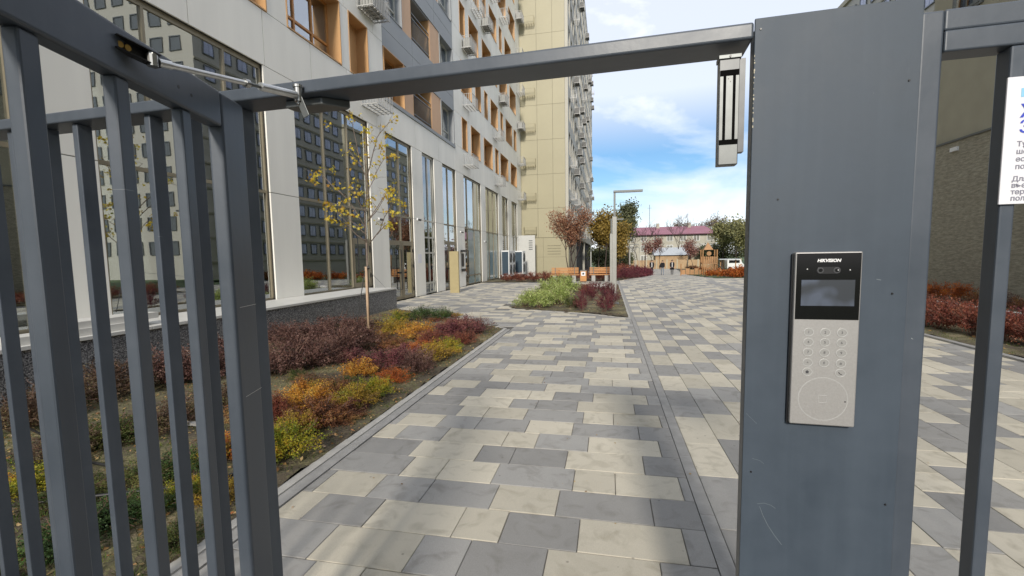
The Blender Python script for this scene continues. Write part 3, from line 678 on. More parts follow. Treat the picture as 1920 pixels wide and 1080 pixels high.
# right-hand field: columns running away from the gate
CW = .2635
COLSEQ = {0: [(2.55, 'G'), (3.17, 'L'), (3.72, 'L'), (4.33, 'G'), (4.65, 'G'), (5.175, 'L'), (5.78, 'G'), (6.36, 'L'), (6.97, 'G')],
          1: [(2.6, 'G'), (3.2, 'G'), (3.85, 'L'), (4.45, 'G'), (4.9, 'G'), (5.3, 'L'), (5.9, 'G'), (6.48, 'L'), (7.13, 'G')],
          2: [(2.9, 'L'), (3.5, 'G'), (4.1, 'L'), (4.85, 'G'), (5.4, 'L'), (6.04, 'G'), (6.6, 'L'), (7.2, 'G')]}
ci = 0; x = .598
def add_tile(x, ya, yb, c):
    ym = (ya + yb) / 2; xm = x + CW / 2
    if xm < path_r(ym) and allowed(xm, ym) and xm > path_l(ym) and (ym > 26.6 or xm > .59): tiles.append((x, x + CW, ya, yb, c))
while x < 9.4:
    seq = COLSEQ.get(ci); segs = []
    if seq:
        y = seq[0][0]; segs.append((y - .5, y, 'G')); segs.append((y - 1.0, y - .5, 'L')); segs.append((y - 1.55, y - 1.0, 'G'))
        for (a, cc), (b_, _) in zip(seq[:-1], seq[1:]): segs.append((a, b_, cc))
        y = seq[-1][0]
    else: y = .3 + (ci * .13) % .6
    while y < 46:
        w = prng.choice([.27, .41, .54, .54])
        ph = ((y + w / 2) - .42 * ci) / 1.22
        c = 'L' if (ph % 1.0) < .53 else 'G'
        if prng.random() < .14: c = 'L' if c == 'G' else 'G'
        segs.append((y, y + w, c)); y += w
    for sgm in segs: add_tile(x, *sgm)
    x += CW; ci += 1
# left continuation of rows beyond y 26.6 is covered by the columns above for x > path_l

def tile_geom(mb, x0, x1, y0, y1, zf, g=.0022, ch=.0035, th=.03):
    x0 += g; x1 -= g; y0 += g; y1 -= g
    b = len(mb.v)
    for dz, q in ((-th, 0), (-ch * .7, 0), (0, ch)):
        for X, Y in ((x0 + q, y0 + q), (x1 - q, y0 + q), (x1 - q, y1 - q), (x0 + q, y1 - q)):
            mb.v.append((X, Y, zf(Y) + dz))
    for l in (0, 4):
        for i in range(4):
            mb.f.append((b + l + i, b + l + (i + 1) % 4, b + l + 4 + (i + 1) % 4, b + l + 4 + i)); mb.m.append(0)
    mb.f.append((b + 8, b + 9, b + 10, b + 11)); mb.m.append(0)

def seen(x, y):
    d = Vector((x, y, -1.5)); z = d.dot(CF)
    if z < .8: return None
    u = 960 + 859 * d.dot(CR) / z; v = 555.3 - 859 * d.dot(CU) / z
    if 505 < u < 1925 and v < 1130 and not (1385 < u < 1710): return z
    return None
near = sorted((seen((t[0] + t[1]) / 2, (t[2] + t[3]) / 2) or 1e9, i) for i, t in enumerate(tiles))
near_ids = {i for d, i in near[:298] if d < 1e8}
cache = {}
for i in sorted(near_ids):
    x0, x1, y0, y1, c = tiles[i]
    key = (round(x1 - x0, 3), round(y1 - y0, 3), c)
    if key not in cache:
        q = MB(); tile_geom(q, -(x1 - x0) / 2, (x1 - x0) / 2, -(y1 - y0) / 2, (y1 - y0) / 2, lambda Y: 0.0)
        me = bpy.data.meshes.new('paver'); me.from_pydata(q.v, [], q.f); me.materials.append(M['paver_light'] if c == 'L' else M['paver_grey']); me.update()
        cache[key] = me
    p = link('paver', cache[key], paving, ((x0 + x1) / 2, (y0 + y1) / 2, prng.uniform(-.002, .002)))
    p.rotation_euler = (prng.uniform(-.002, .002), prng.uniform(-.002, .002), prng.uniform(-.0015, .0015))
rest = MB(); tint = []
for i, (x0, x1, y0, y1, c) in enumerate(tiles):
    if i in near_ids: continue
    n0 = len(rest.f); tile_geom(rest, x0, x1, y0, y1, zt)
    m_ = 0 if c == 'L' else 1
    for q in range(n0, len(rest.f)): rest.m[q] = m_
    tint += [prng.random()] * (len(rest.f) - n0)
o = obj('paver', rest, [M['paver_light'], M['paver_grey']], paving)
o['kind'] = 'stuff'
a = o.data.attributes.new('tint', 'FLOAT', 'FACE'); a.data.foreach_set('value', tint)

# far part of the path: too far to tell the pavers apart
def far_mat():
    m, nt, p = new_mat('distant_paving'); N, L = nt.nodes, nt.links
    g = N.new('ShaderNodeNewGeometry'); b = N.new('ShaderNodeTexBrick'); b.inputs['Scale'].default_value = 1.0
    b.inputs['Brick Width'].default_value = .55; b.inputs['Row Height'].default_value = .3; b.inputs['Mortar Size'].default_value = .004
    b.inputs['Color1'].default_value = (.56, .52, .43, 1); b.inputs['Color2'].default_value = (.26, .255, .255, 1); b.inputs['Mortar'].default_value = (.2, .19, .17, 1)
    L.new(g.outputs['Position'], b.inputs['Vector']); L.new(b.outputs['Color'], p.inputs['Base Color']); p.inputs['Roughness'].default_value = .8
    return m
M['far_paving'] = far_mat()
mb = MB()
ys = [46, 50, 55, 60, 65, 70, 75, 80, 88]
for a_, b_ in zip(ys[:-1], ys[1:]):
    la = 3.6 if a_ < 50 else 3.4 - (a_ - 50) * .03; lb = 3.6 if b_ < 50 else 3.4 - (b_ - 50) * .03
    if b_ > 62: lb = -3
    if a_ > 61: la = -3
    mb.face([(la, a_, zt(a_) + .0), (7.6 + (a_ - 46) * .1, a_, zt(a_)), (7.6 + (b_ - 46) * .1, b_, zt(b_)), (lb, b_, zt(b_))])
o = obj('path', mb, M['far_paving']); o['kind'] = 'structure'

# kerbs
kb = MB()
y = .3
kroot = None
def kerb_run(name, pts, w, seglen, m, h=.004, down=.12):
    """flush kerb stones laid end to end; each stone an object below one structure"""
    root = None
    for (ax, ay), (bx_, by_) in zip(pts[:-1], pts[1:]):
        L_ = math.hypot(bx_ - ax, by_ - ay); n = max(1, int(round(L_ / seglen))); ang = math.atan2(by_ - ay, bx_ - ax)
        me = bpy.data.meshes.new('kerb_stone'); q = MB(); l = L_ / n
        q.box(-l / 2 + .002, l / 2 - .002, -w / 2, w / 2, -down, h); me.from_pydata(q.v, [], q.f); me.materials.append(m); me.update()
        for i in range(n):
            t = (i + .5) / n; X = ax + (bx_ - ax) * t; Y = ay + (by_ - ay) * t
            if root is None:
                root = link(name, me); root['kind'] = 'structure'; root.location = (X, Y, zt(Y)); root.rotation_euler = (0, 0, ang); rx, ry, ra = X, Y, ang
            else:
                o_ = link('kerb_stone', me, root)
                dx, dy = X - rx, Y - ry; ca, sa = math.cos(-ra), math.sin(-ra)
                o_.location = (dx * ca - dy * sa, dx * sa + dy * ca, zt(Y) - zt(ry)); o_.rotation_euler = (0, 0, ang - ra)
    return root
kerb_run('kerb', [(-2.0, .3), (-2.0, 9.05)], .085, 1.0, M['kerb'])
kerb_run('kerb', [(-2.0795, .3), (-2.0795, 9.1), (-6.05, 12.38)], .07, 1.0, M['kerb_light'], .014)
kerb_run('kerb', [(.5565, .3), (.5565, 26.5)], .078, .8, M['kerb'], .001)
kerb_run('kerb', [(-2.74, 12.66), (-.54, 11.68), (.48, 10.9), (.48, 23.1)], .06, 1.0, M['kerb_light'], .012)
kerb_run('kerb', [(5.36, 1.5), (5.36, 18.7)], .10, 1.0, M['kerb'], .03)
# drainage band on the far right of the plaza
q = MB(); pts = [(4.86, 19.2), (4.83, 23.9), (4.95, 25.25), (7.0, 36), (7.6, 42)]
dr = MB()
for (ax, ay), (bx_, by_) in zip(pts[:-1], pts[1:]):
    n = max(1, int((by_ - ay) / 2.7))
    for i in range(n):
        t0, t1 = i / n, (i + 1) / n
        X0, Y0 = ax + (bx_ - ax) * t0, ay + (by_ - ay) * t0; X1, Y1 = ax + (bx_ - ax) * t1, ay + (by_ - ay) * t1
        dr.face([(X0, Y0, zt(Y0) + .006), (X0 + .42, Y0, zt(Y0) + .006), (X1 + .42, Y1, zt(Y1) + .006), (X1, Y1, zt(Y1) + .006)])
o = obj('drain_channel', dr, M['kerb']); o['kind'] = 'structure'

# planting beds
strip_mesh('soil_bed', lambda x, y: in_poly(x, y, BED_LEFT), -6.06, -2.11, -3, 12.4, .11, .11, .016, M['soil'], .035, 1)
strip_mesh('soil_bed', lambda x, y: in_poly(x, y, BED_GREEN), -3.05, .46, 10.9, 23.3, .16, .16, .018, M['soil'], .04, 2)
strip_mesh('soil_bed', lambda x, y: in_poly(x, y, BED_HEDGE), -7.1, 3.2, 25.1, 62, .3, .4, .02, M['soil'], .05, 3)
strip_mesh('soil_bed', lambda x, y: in_poly(x, y, BED_RIGHT), 5.42, 10.5, -3, 18.7, .2, .2, .02, M['soil'], .05, 4)
strip_mesh('soil_bed', None, 7.6, 12.0, 30.2, 40, .4, .5, .03, M['soil'], .04, 5)
strip_mesh('lawn', lambda x, y: x > path_r(y) + .25, 6.0, 22, 29.7, 70, .5, .8, .02, M['lawn'], .03, 6)

# ------------------------------------------------------------------ steel fence with pillar, seen from the street side
FA = -math.radians(2.4886)
fence = thing('steel_entrance_fence', 'dark grey steel fence and gate frame with wide pillar and overhead beam across the path', 'fence', (.331, 1.209, 0), FA)
G = M['gate']
# local axes: x to the right along the fence, y away from the camera
mb = MB(); mb.box(-3.6, -.0005, .0, .112, 1.995, 2.033)
obj('overhead_beam', mb, G, fence, bevel=.006, seg=3)
for i in range(9):
    s = -1.877 - .1665 * (i - 1) if i else -1.71
    b = MB(); b.box(s - .0, s + .026, .02, .068, .09, 1.9945); obj('bar', b, G, fence, bevel=.003)
mb = MB(); mb.box(-1.56, -1.50, .0, .10, 0, 1.9945); obj('hinge_post', mb, G, fence, bevel=.004)
mb = MB(); mb.box(-3.6, -1.561, .01, .08, .05, .09); obj('bottom_rail', mb, G, fence, bevel=.003)
# pillar: cover plate over a box section
mb = MB(); mb.box(.008, .325, .004, .075, 0, 2.03); obj('pillar_box', mb, G, fence, bevel=.003)
mb = MB(); mb.box(.0, .329, -.0035, .0035, .0, 2.037); plate = obj('pillar_cover_plate', mb, M['pillar'], fence, bevel=.0012)
for (s, z) in ((.012, 2.012), (.309, 1.866), (.060, 1.622), (.30, 1.40), (.02, .95), (.31, .9)):
    q = MB(); q.tube([(s, -.0035, z), (s, -.0052, z)], [.0026, .0022], 8); obj('rivet', q, M['blackpl'], plate)
# paint curl and scratches on the plate: thin raised flakes of primer along the left edge
fl = MB(); rr = random.Random(5)
for i in range(16):
    z = 1.79 + i * .011 + rr.uniform(-.004, .004); w = rr.uniform(.0008, .0026); h = rr.uniform(.002, .006)
    fl.box(.0, w, -.0042, -.0036, z, z + h)
obj('paint_chips', fl, mat('bare_primer', (.55, .5, .38), .8), plate)
sc = MB()
def scratch(pts, w):
    for (a, b) in zip(pts[:-1], pts[1:]):
        dx, dz = b[0] - a[0], b[1] - a[1]; l = math.hypot(dx, dz); nx, nz = -dz / l * w, dx / l * w
        sc.face([(a[0] - nx, -.00385, a[1] - nz), (b[0] - nx, -.00385, b[1] - nz), (b[0] + nx, -.00385, b[1] + nz), (a[0] + nx, -.00385, a[1] + nz)][::-1])
scratch([(.042, .862), (.050, .840), (.062, .815), (.078, .790), (.095, .768)], .0006)
scratch([(.036, .868), (.052, .872), (.068, .868), (.078, .861)], .0005)
scratch([(.022, .985), (.040, .981), (.048, .974)], .0004)
scratch([(.268, 1.433), (.277, 1.431)], .0009)
scratch([(.005, 1.10), (.03, 1.075)], .0003)
obj('scratches', sc, mat('bare_scratch', (.13, .155, .175), .6), plate)
# right-hand panel frame: uprights and rails welded to the pillar
mb = MB(); mb.box(.331, .373, .006, .066, 0, 2.009); obj('frame_upright', mb, G, fence, bevel=.005, seg=3)
mb = MB(); mb.box(.3735, 3.2, .008, .068, 1.966, 2.011); obj('top_rail', mb, G, fence, bevel=.005, seg=3)
mb = MB(); mb.box(.3735, 3.2, .0045, .064, 1.921, 1.9655); obj('second_rail', mb, G, fence, bevel=.004, seg=3)
mb = MB(); mb.box(.3735, 3.2, .01, .066, .06, .10); obj('bottom_rail', mb, G, fence, bevel=.003)
for i, s in enumerate([.4925, .62, .7475, .875, 1.0025, 1.13, 1.2575, 1.385, 1.5125, 1.64, 1.7675, 1.895]):
    b = MB(); b.box(s, s + .027, .006, .05, .1005, 1.9205); obj('bar', b, G, fence, bevel=.004)
mb = MB(); mb.box(.5200, .6195, .004, .008, 1.60, 1.9205); obj('backing_plate', mb, G, fence)

# ------------------------------------------------------------------ gate leaf, swung open towards the camera
GA = math.atan2(-.95928, .28245)
gate = thing('open_gate_leaf', 'dark grey steel gate leaf swung open on the left of the path', 'gate', (-1.094, 1.247, 0), GA)
# local: x from the lock end... outwards from the hinge, y = 0 is the face turned to the path
mb = MB(); mb.box(.127, 1.36, -.042, -.0, 1.872, 1.970); tr = obj('top_rail', mb, G, gate, bevel=.007, seg=3)
mb = MB(); mb.box(.0, .125, -.042, -.0, .07, 1.969); obj('hinge_stile', mb, G, gate, bevel=.007, seg=3)
mb = MB(); mb.box(.127, 1.36, -.040, -.002, .07, .15); obj('bottom_rail', mb, G, gate, bevel=.005)
mb = MB(); mb.box(1.3605, 1.42, -.042, -.0, .07, 1.969); obj('lock_stile', mb, G, gate, bevel=.005)
for s in (.256, .464, .660, .860, 1.060, 1.252):
    b = MB(); b.box(s, s + .038, -.034, -.008, .151, 1.8715); obj('bar', b, G, gate, bevel=.004)
for (s, z) in ((.312, 1.915), (.262, 1.912)):
    q = MB(); q.tube([(s, .0004, z), (s, -.004, z)], .0042, 10); obj('drill_hole', q, M['blackpl'], tr)
for (s, z) in ((.001, 1.36), (.001, 1.09)):
    q = MB(); q.box(s, .100, .0002, .0007, z, z + .0011); obj('weld_line', q, M['zinc'], gate)

# ------------------------------------------------------------------ door closer arm
def Wf(s, y, z):   # fence local -> world
    return Vector((.331 + s * math.cos(FA) - y * math.sin(FA), 1.209 + s * math.sin(FA) + y * math.cos(FA), z))
def Wg(s, y, z):
    return Vector((-1.094 + s * math.cos(GA) - y * math.sin(GA), 1.247 + s * math.sin(GA) + y * math.cos(GA), z))
pA = Wg(.440, .026, 1.922); pB = Wf(-1.235, -.012, 1.985)
clo = thing('door_closer', 'silver door closer arm linking open gate leaf to overhead beam', 'door closer', pA)
O_ = tuple(pA)
q = MB()
dh_ = (pB - pA); dh_.z = 0; ux = dh_.normalized(); a1 = pA + ux * .010 + Vector((0, 0, .004)); a0 = pA - ux * .066 + Vector((0, 0, .012))
ux = (a1 - a0).normalized(); nz = Vector((0, 0, 1)); uo = ux.cross(nz).normalized()
if uo.dot(Wg(0, 1, 0) - Wg(0, 0, 0)) < 0: uo = -uo
def obox(mb, c, u, v, w, lu, lv, lw):
    st = len(mb.v); mb.box(-lu / 2, lu / 2, -lv / 2, lv / 2, -lw / 2, lw / 2)
    Mx = Matrix(((u.x, v.x, w.x, c.x), (u.y, v.y, w.y, c.y), (u.z, v.z, w.z, c.z), (0, 0, 0, 1)))
    mb.xform(Mx, st); return mb
wv = ux.cross(uo).normalized()
cc = (a0 + a1) / 2
obox(q, cc - uo * .011, ux, uo, wv, .084, .003, .024)
obox(q, cc - uo * .002 + wv * .0125, ux, uo, wv, .084, .018, .0022)
obox(q, cc - uo * .002 - wv * .0125, ux, uo, wv, .084, .018, .0022)
obj('mounting_channel', q, M['blackpl'], clo, O_)
q = MB()
for d in (-.030, -.016): q.tube([cc + ux * d - uo * .009, cc + ux * d - uo * .003], .0062, 12)
obj('brass_screw', q, M['brass'], clo, O_)
q = MB(); q.tube([pA - Vector((0, 0, .011)), pA + Vector((0, 0, .013))], .0105, 14); q.tube([pA + Vector((0, 0, .013)), pA + Vector((0, 0, .018))], .0075, 6)
obj('pivot', q, M['steel'], clo, O_, smooth=False)
dr_ = (pB - pA); ln_ = dr_.length; dd = dr_.normalized()
q = MB(); q.tube([pA + dd * .012, pA + dd * .04], .009, 12); q.tube([pA + dd * .04, pA + dd * (ln_ * .55)], .0066, 12)
obj('thin_rod', q, M['zinc'], clo, O_)
q = MB(); q.tube([pA + dd * (ln_ * .55), pA + dd * (ln_ * .55 + .012)], .0105, 14)
obj('lock_nut', q, M['steel'], clo, O_)
q = MB(); q.tube([pA + dd * (ln_ * .55 + .012), pA + dd * (ln_ * .55 + .05)], .0048, 10)
obj('threaded_end', q, M['lamp_dark'], clo, O_)
q = MB(); q.tube([pA + dd * (ln_ * .55 + .05), pA + dd * (ln_ - .014)], .0108, 14)
obj('thick_rod', q, M['zinc'], clo, O_)
q = MB(); q.tube([pB - Vector((0, 0, .018)), pB + Vector((0, 0, .022))], .0115, 16); q.tube([pB + Vector((0, 0, .022)), pB + Vector((0, 0, .029))], .0145, 16)
q.tube([pB - Vector((0, 0, .026)), pB - Vector((0, 0, .018))], .006, 10)
obj('knuckle', q, M['steel'], clo, O_)
q = MB(); fx = Vector((math.cos(FA), math.sin(FA), 0)); fy = Vector((-math.sin(FA), math.cos(FA), 0)); fz = Vector((0, 0, 1))
tl = (fx * .38 + fz * -.92).normalized()
obox(q, pB + tl * .030 - fz * .004, tl, fy, tl.cross(fy).normalized(), .068, .003, .021)
obj('crank_plate', q, M['lamp_dark'], clo, O_, bevel=.0008)
q = MB(); q.prism([(-.10, .01), (.03, .01), (.09, .07), (.07, .085), (-.07, .085), (-.10, .05)], .012, .034)
q.xform(Matrix.Translation(Wf(-1.225, .03, 1.9605)) @ Matrix.Rotation(FA, 4, 'Z'))
obj('closer_body', q, M['lamp_dark'], clo, O_, bevel=.003)

# ------------------------------------------------------------------ magnetic lock under the beam
lock = thing('magnetic_lock', 'silver magnetic lock with black slots hanging inside gate frame beside the pillar', 'lock', tuple(Wf(-.046, .035, 1.716)), FA)
lock.scale = (.80, .9, 1.0)
def lk(mb): return mb
q = MB(); q.box(-.027, .030, .0, .036, .0, .252); obj('housing', q, M['lock_dark'], lock, bevel=.0015)
q = MB(); q.box(-.025, .028, -.003, -.0002, .0005, .048); obj('lower_cover', q, M['lock_metal'], lock, bevel=.001)
q = MB(); q.box(-.025, .028, -.0022, -.0002, .049, .060); q.box(-.025, .028, -.0022, -.0002, .212, .226); q.box(-.016, -.008, -.0022, -.0002, .0602, .2118); q.box(.011, .019, -.0022, -.0002, .0602, .2118)
obj('black_slots', q, M['slot'], lock)
q = MB(); q.box(-.025, -.0162, -.0024, -.0002, .0605, .2115); q.box(-.0078, .0108, -.0024, -.0002, .0605, .2115); q.box(.0192, .028, -.0024, -.0002, .0605, .2115)
obj('magnet_core', q, M['lock_metal'], lock)
q = MB(); q.box(-.030, .034, -.004, .04, .2525, .262); obj('top_bracket', q, M['lamp_dark'], lock, bevel=.001)
q = MB(); q.box(.0305, .047, .004, .03, .03, .252); obj('mounting_angle', q, M['lock_dark'], lock)
q = MB(); q.tube([(.002, -.0042, .2572), (.002, -.006, .2572)], .003, 10); obj('screw', q, M['blackpl'], lock)
q = MB()
for xz in ((-.002, .205), (.004, .198)): q.tube([(xz[0], -.0024, xz[1]), (xz[0], -.0032, xz[1])], .0014, 8)
obj('screw', q, M['blackpl'], lock)

# ------------------------------------------------------------------ video intercom panel on the pillar
ic = thing('video_intercom', 'silver video intercom panel with black camera top and round keypad on grey pillar', 'intercom', tuple(Wf(.1625, -.0036, 1.089)), FA)
W2, H2 = .0675, .408
q = MB(); q.box(-W2, W2, -.022, -.0002, 0, H2); obj('body', q, M['intercom'], ic, bevel=.003, seg=3)
q = MB(); q.box(-W2 - .003, W2 - .004, -.010, -.0001, -.003, H2 - .004); obj('back_box', q, M['blackpl'], ic)
q = MB(); q.box(-W2 + .0028, W2 - .0028, -.0232, -.0221, .252, H2 - .0028); bp = obj('black_glass_panel', q, M['cam_black'], ic, bevel=.0008)
q = MB(); q.box(-.054, .054, -.0240, -.0233, .284, .344); obj('display', q, M['screen'], bp)
q = MB(); n_ = 20
def stadium(cx, cz, hw, hr, y0, y1, mb):
    pts = []
    for k in range(n_):
        a = math.pi / 2 + math.pi * k / (n_ - 1); pts.append((cx - hw + hr * math.cos(a), cz + hr * math.sin(a)))
    for k in range(n_):
        a = -math.pi / 2 + math.pi * k / (n_ - 1); pts.append((cx + hw + hr * math.cos(a), cz + hr * math.sin(a)))
    b = len(mb.v)
    mb.v += [(x, y0, z) for x, z in pts] + [(x, y1, z) for x, z in pts]; m_ = len(pts)
    mb.f.append(tuple(b + i for i in range(m_))[::-1]); mb.m.append(0)
    mb.f.append(tuple(b + m_ + i for i in range(m_))); mb.m.append(0)
    for i in range(m_):
        j = (i + 1) % m_; mb.f.append((b + i, b + j, b + m_ + j, b + m_ + i)); mb.m.append(0)
stadium(0, .366, .0165, .0078, -.0233, -.0242, q); obj('camera_bezel', q, M['blackpl'], bp)
for cx in (-.0165, .0165):
    q = MB(); q.tube([(cx, -.0242, .366), (cx, -.0252, .366)], .0068, 20); ls_ = obj('lens', q, mat('lens_ring', (.09, .09, .095), .3, .5), bp)
    q = MB(); q.tube([(cx, -.0252, .366), (cx, -.0257, .366)], .0042, 16); obj('lens', q, M['cam_black'], bp)
q = MB(); q.tube([(.0185, -.0258, .3665), (.0185, -.0262, .3665)], .0011, 8); obj('indicator_light', q, M['logo'], bp)
for cx, cz in ((-.043, .369), (.043, .3665)):
    q = MB(); q.tube([(cx, -.0233, cz), (cx, -.0238, cz)], .0012, 8); obj('indicator_light', q, M['logo'], bp)

def text_obj(name, s, size, m, parent, loc, rot=(math.pi / 2, 0, 0), shear=0.0, extr=.00018, align='CENTER', bold=0.0):
    cu = bpy.data.curves.new(name, 'FONT'); cu.body = s; cu.size = size; cu.align_x = align; cu.align_y = 'CENTER'
    cu.extrude = extr; cu.shear = shear; cu.offset = bold; cu.resolution_u = 3
    t = bpy.data.objects.new('tmp_text', cu); COL.objects.link(t)
    dg = bpy.context.evaluated_depsgraph_get(); dg.update()
    me = bpy.data.meshes.new_from_object(t.evaluated_get(dg)); me.name = name
    bpy.data.objects.remove(t, do_unlink=True)
    me.materials.clear(); me.materials.append(m)
    o = link(name, me, parent, loc); o.rotation_euler = rot
    return o
text_obj('brand_lettering', 'HIKVISION', .0098, M['logo'], bp, (0, -.0236, .388), shear=.25, bold=.00035)
cols_x = (-.0345, -.0005, .0335); rows_z = (.222, .1985, .1745, .150, .1275)
labels = [['1', '2', '3'], ['4', '5', '6'], ['7', '8', '9'], ['*', '0', '#'], ['H', None, 'C']]
for r_, row in enumerate(labels):
    for c_, ch in enumerate(row):
        if ch is None: continue
        x_, z_ = cols_x[c_], rows_z[r_]
        q = MB()
        ring = []
        for k in range(24):
            a = 2 * math.pi * k / 24; ring.append((math.cos(a), math.sin(a)))
        ro, ri = .0106, .0092; b = len(q.v)
        for rad, y_ in ((ro, -.0221), (ro, -.0230), (ri, -.0230), (ri, -.0221)):
            q.v += [(x_ + rad * cx_, y_, z_ + rad * sz_ * .92) for cx_, sz_ in ring]
        for l in range(3):
            for k in range(24):
                q.f.append((b + l * 24 + k, b + l * 24 + (k + 1) % 24, b + (l + 1) * 24 + (k + 1) % 24, b + (l + 1) * 24 + k)); q.m.append(0)
        q.tube([(x_, -.0220, z_), (x_, -.0226, z_)], .0088, 20, mi=1)
        key = obj('key', q, [M['key_ring'], M['key']], ic, smooth=False)
        if ch in ('H', 'C'):
            q = MB()
            if ch == 'H':
                q.box(x_ - .0030, x_ + .0030, -.0230, -.0227, z_ - .0035, z_ + .0008); q.prism([(x_ - .0042, z_ + .0009), (x_ + .0042, z_ + .0009), (x_, z_ + .0042)], -.0002, .0002)
                st = len(q.v) - 6
                q.v[st:] = [(a_, -.0228 + c_2, b_2) for a_, b_2, c_2 in q.v[st:]]
            else:
                q.tube([(x_ - .0035, -.0228, z_ + .0025), (x_ - .0018, -.0228, z_ - .0008), (x_ + .0012, -.0228, z_ - .0028), (x_ + .0036, -.0228, z_ - .0022)], .0009, 6)
            obj('key_symbol', q, M['ink'], key)
        else:
            text_obj('key_digit', ch, .0085, M['ink'], key, (x_, -.0228, z_ + (.0 if ch != '*' else -.0015)), extr=.0001)
q = MB(); b = 0
for k in range(48):
    a = 2 * math.pi * k / 48
    for rad in (.0505, .0518): q.v.append((rad * math.cos(a), -.02235, .064 + rad * math.sin(a)))
for k in range(48):
    a0_, b0_ = 2 * k, 2 * ((k + 1) % 48); q.f.append((a0_, b0_, b0_ + 1, a0_ + 1)); q.m.append(0)
obj('card_reader_ring', q, M['key_ring'], ic)
q = MB()
for (x0_, x1_, z0_, z1_) in ((-.009, .009, .055, .0556), (-.009, .009, .0724, .073), (-.009, -.0084, .0556, .0724), (.0084, .009, .0556, .0724)):
    q.box(x0_, x1_, -.0225, -.0221, z0_, z1_)
obj('card_symbol', q, M['key_ring'], ic)
q = MB(); q.tube([(.046, -.0221, .060), (.046, -.0226, .060)], .0016, 10); obj('microphone_hole', q, M['blackpl'], ic)

# ------------------------------------------------------------------ notice board on the right bars
sg = thing('notice_sign', 'white notice board with blue and grey lettering fixed on the right fence bars', 'sign', tuple(Wf(.486, .0036, 1.592)), FA)
q = MB(); q.box(.0, .40, -.0045, -.0005, 0, .262); bd = obj('board', q, M['sign_white'], sg, bevel=.0008)
q = MB(); q.box(.024, .052, -.0050, -.0046, .220, .238); obj('logo_block', q, M['sign_lblue'], bd)
q = MB(); q.box(.030, .056, -.0055, -.0051, .226, .245); obj('logo_block', q, M['sign_blue'], bd)
text_obj('heading_letter', 'Ж', .036, M['sign_blue'], bd, (.025, -.0052, .190), align='LEFT', bold=.0009)
text_obj('heading_letter', 'З', .036, M['sign_blue'], bd, (.024, -.0052, .158), align='LEFT', bold=.0003)
for i, s_ in enumerate(('Тұр', 'шек', 'еске', 'поли')):
    text_obj('text_line', s_, .0145, M['sign_grey'], bd, (.023, -.0050, .124 - i * .0155), align='LEFT', bold=.0003)
for i, s_ in enumerate(('Для', 'въез', 'терр', 'поли')):
    text_obj('text_line', s_, .0145, M['sign_grey'], bd, (.019, -.0050, .052 - i * .0135), align='LEFT', bold=.0003)
# ------------------------------------------------------------------ white apartment building on the left (facade plane x = XF)
XF = -7.126
white_b = thing('apartment_building', 'pale grey panelled apartment building with tall shop windows and orange window reveals on the left', 'building', (XF - 6, 14, 0))
WO = (XF - 6, 14, 0)
def W_(name, mb, mats, parent=white_b, bevel=0): return obj(name, mb, mats, parent, WO, bevel=bevel)
core = MB()
def panel(y0, y1, z0, z1, m='white_panel', d=.0, x=None, name='facade_panel'):
    g = .007
    b = MB(); b.box(XF - .035 + d, XF + d, y0 + g, y1 - g, z0 + g, z1 - g); W_(name, b, M[m])
    core.box(XF - .42, XF - .036 + d, y0, y1, z0, z1)
# ground floor: piers and the bays between them
bays = [(1.6, 4.45), (5.33, 8.74), (9.68, 13.04), (14.16, 16.19), (17.17, 18.4), (19.4, 21.19), (22.42, 25.57), (26.6, 29.82), (30.9, 32.77), (34.07, 36.12)]
piers = [(-4.0, 1.6)] + [(a[1], b[0]) for a, b in zip(bays[:-1], bays[1:])] + [(36.12, 38.0)]
TOPZ = 5.585
for (a, b) in piers:
    zb = .62 if b < 12.5 else 0.0
    panel(a, b, zb, 2.945); panel(a, b, 2.945, TOPZ)
# band above the shop windows
joints = [-4, 0, 2.6, 4.9, 7.0, 8.81, 10.4, 12.0, 13.6, 14.2]
for a, b in zip(joints[:-1], joints[1:]): panel(a, b, TOPZ, 6.73)
j2 = [14.2, 16.6, 19.0, 21.2, 23.6, 26.0, 28.4, 30.8, 33.2, 35.6, 38.0]
for a, b in zip(j2[:3], j2[1:4]):
    panel(a, b, TOPZ, 6.60)
    q = MB(); q.box(XF - .04, XF + .035, a + .004, b - .004, 6.607, 6.725); W_('sill_band', q, M['grey_panel'])
    core.box(XF - .42, XF - .041, a, b, 6.60, 6.73)
for a, b in zip(j2[3:-1], j2[4:]): panel(a, b, TOPZ, 6.83)

def bay_window(y0, y1, z0, z1, mull, trans, frosted=(), door=None, m='frame', rec=.07, depth=.05, wid=.05, glass='glass'):
    """shop window: one frame mesh, a pane object for every light"""
    ys = [y0 + wid / 2] + list(mull) + [y1 - wid / 2]; X1 = XF - rec; X0 = X1 - depth
    q = MB()
    q.box(X0, X1, y0, y1, z1 - .09, z1); q.box(X0, X1, y0, y1, z0, z0 + .05)
    for y in ys: q.box(X0 - .001, X1 + .012, y - wid / 2, y + wid / 2, z0 + .05, z1 - .09)
    zs = [z0 + .025] + sorted(trans) + [z1 - .045]
    for z in trans:
        for a, b in zip(ys[:-1], ys[1:]): q.box(X0, X1 + .006, a + wid / 2, b - wid / 2, z - .03, z + .03)
    fr = W_('shop_window', q, M[m])
    for i, (a, b) in enumerate(zip(ys[:-1], ys[1:])):
        for j, (c, d) in enumerate(zip(zs[:-1], zs[1:])):
            if door and i in door and d <= door[i] + .1: continue
            p_ = MB(); p_.box(X0 + .018, X0 + .026, a + wid / 2 - .01, b - wid / 2 + .01, c + .02, d - .02)
            fz = any(i0 <= a and b <= i1 and d <= zz for i0, i1, zz in frosted)
            W_('pane', p_, M['frosted'] if fz else M[glass], fr)
    return fr
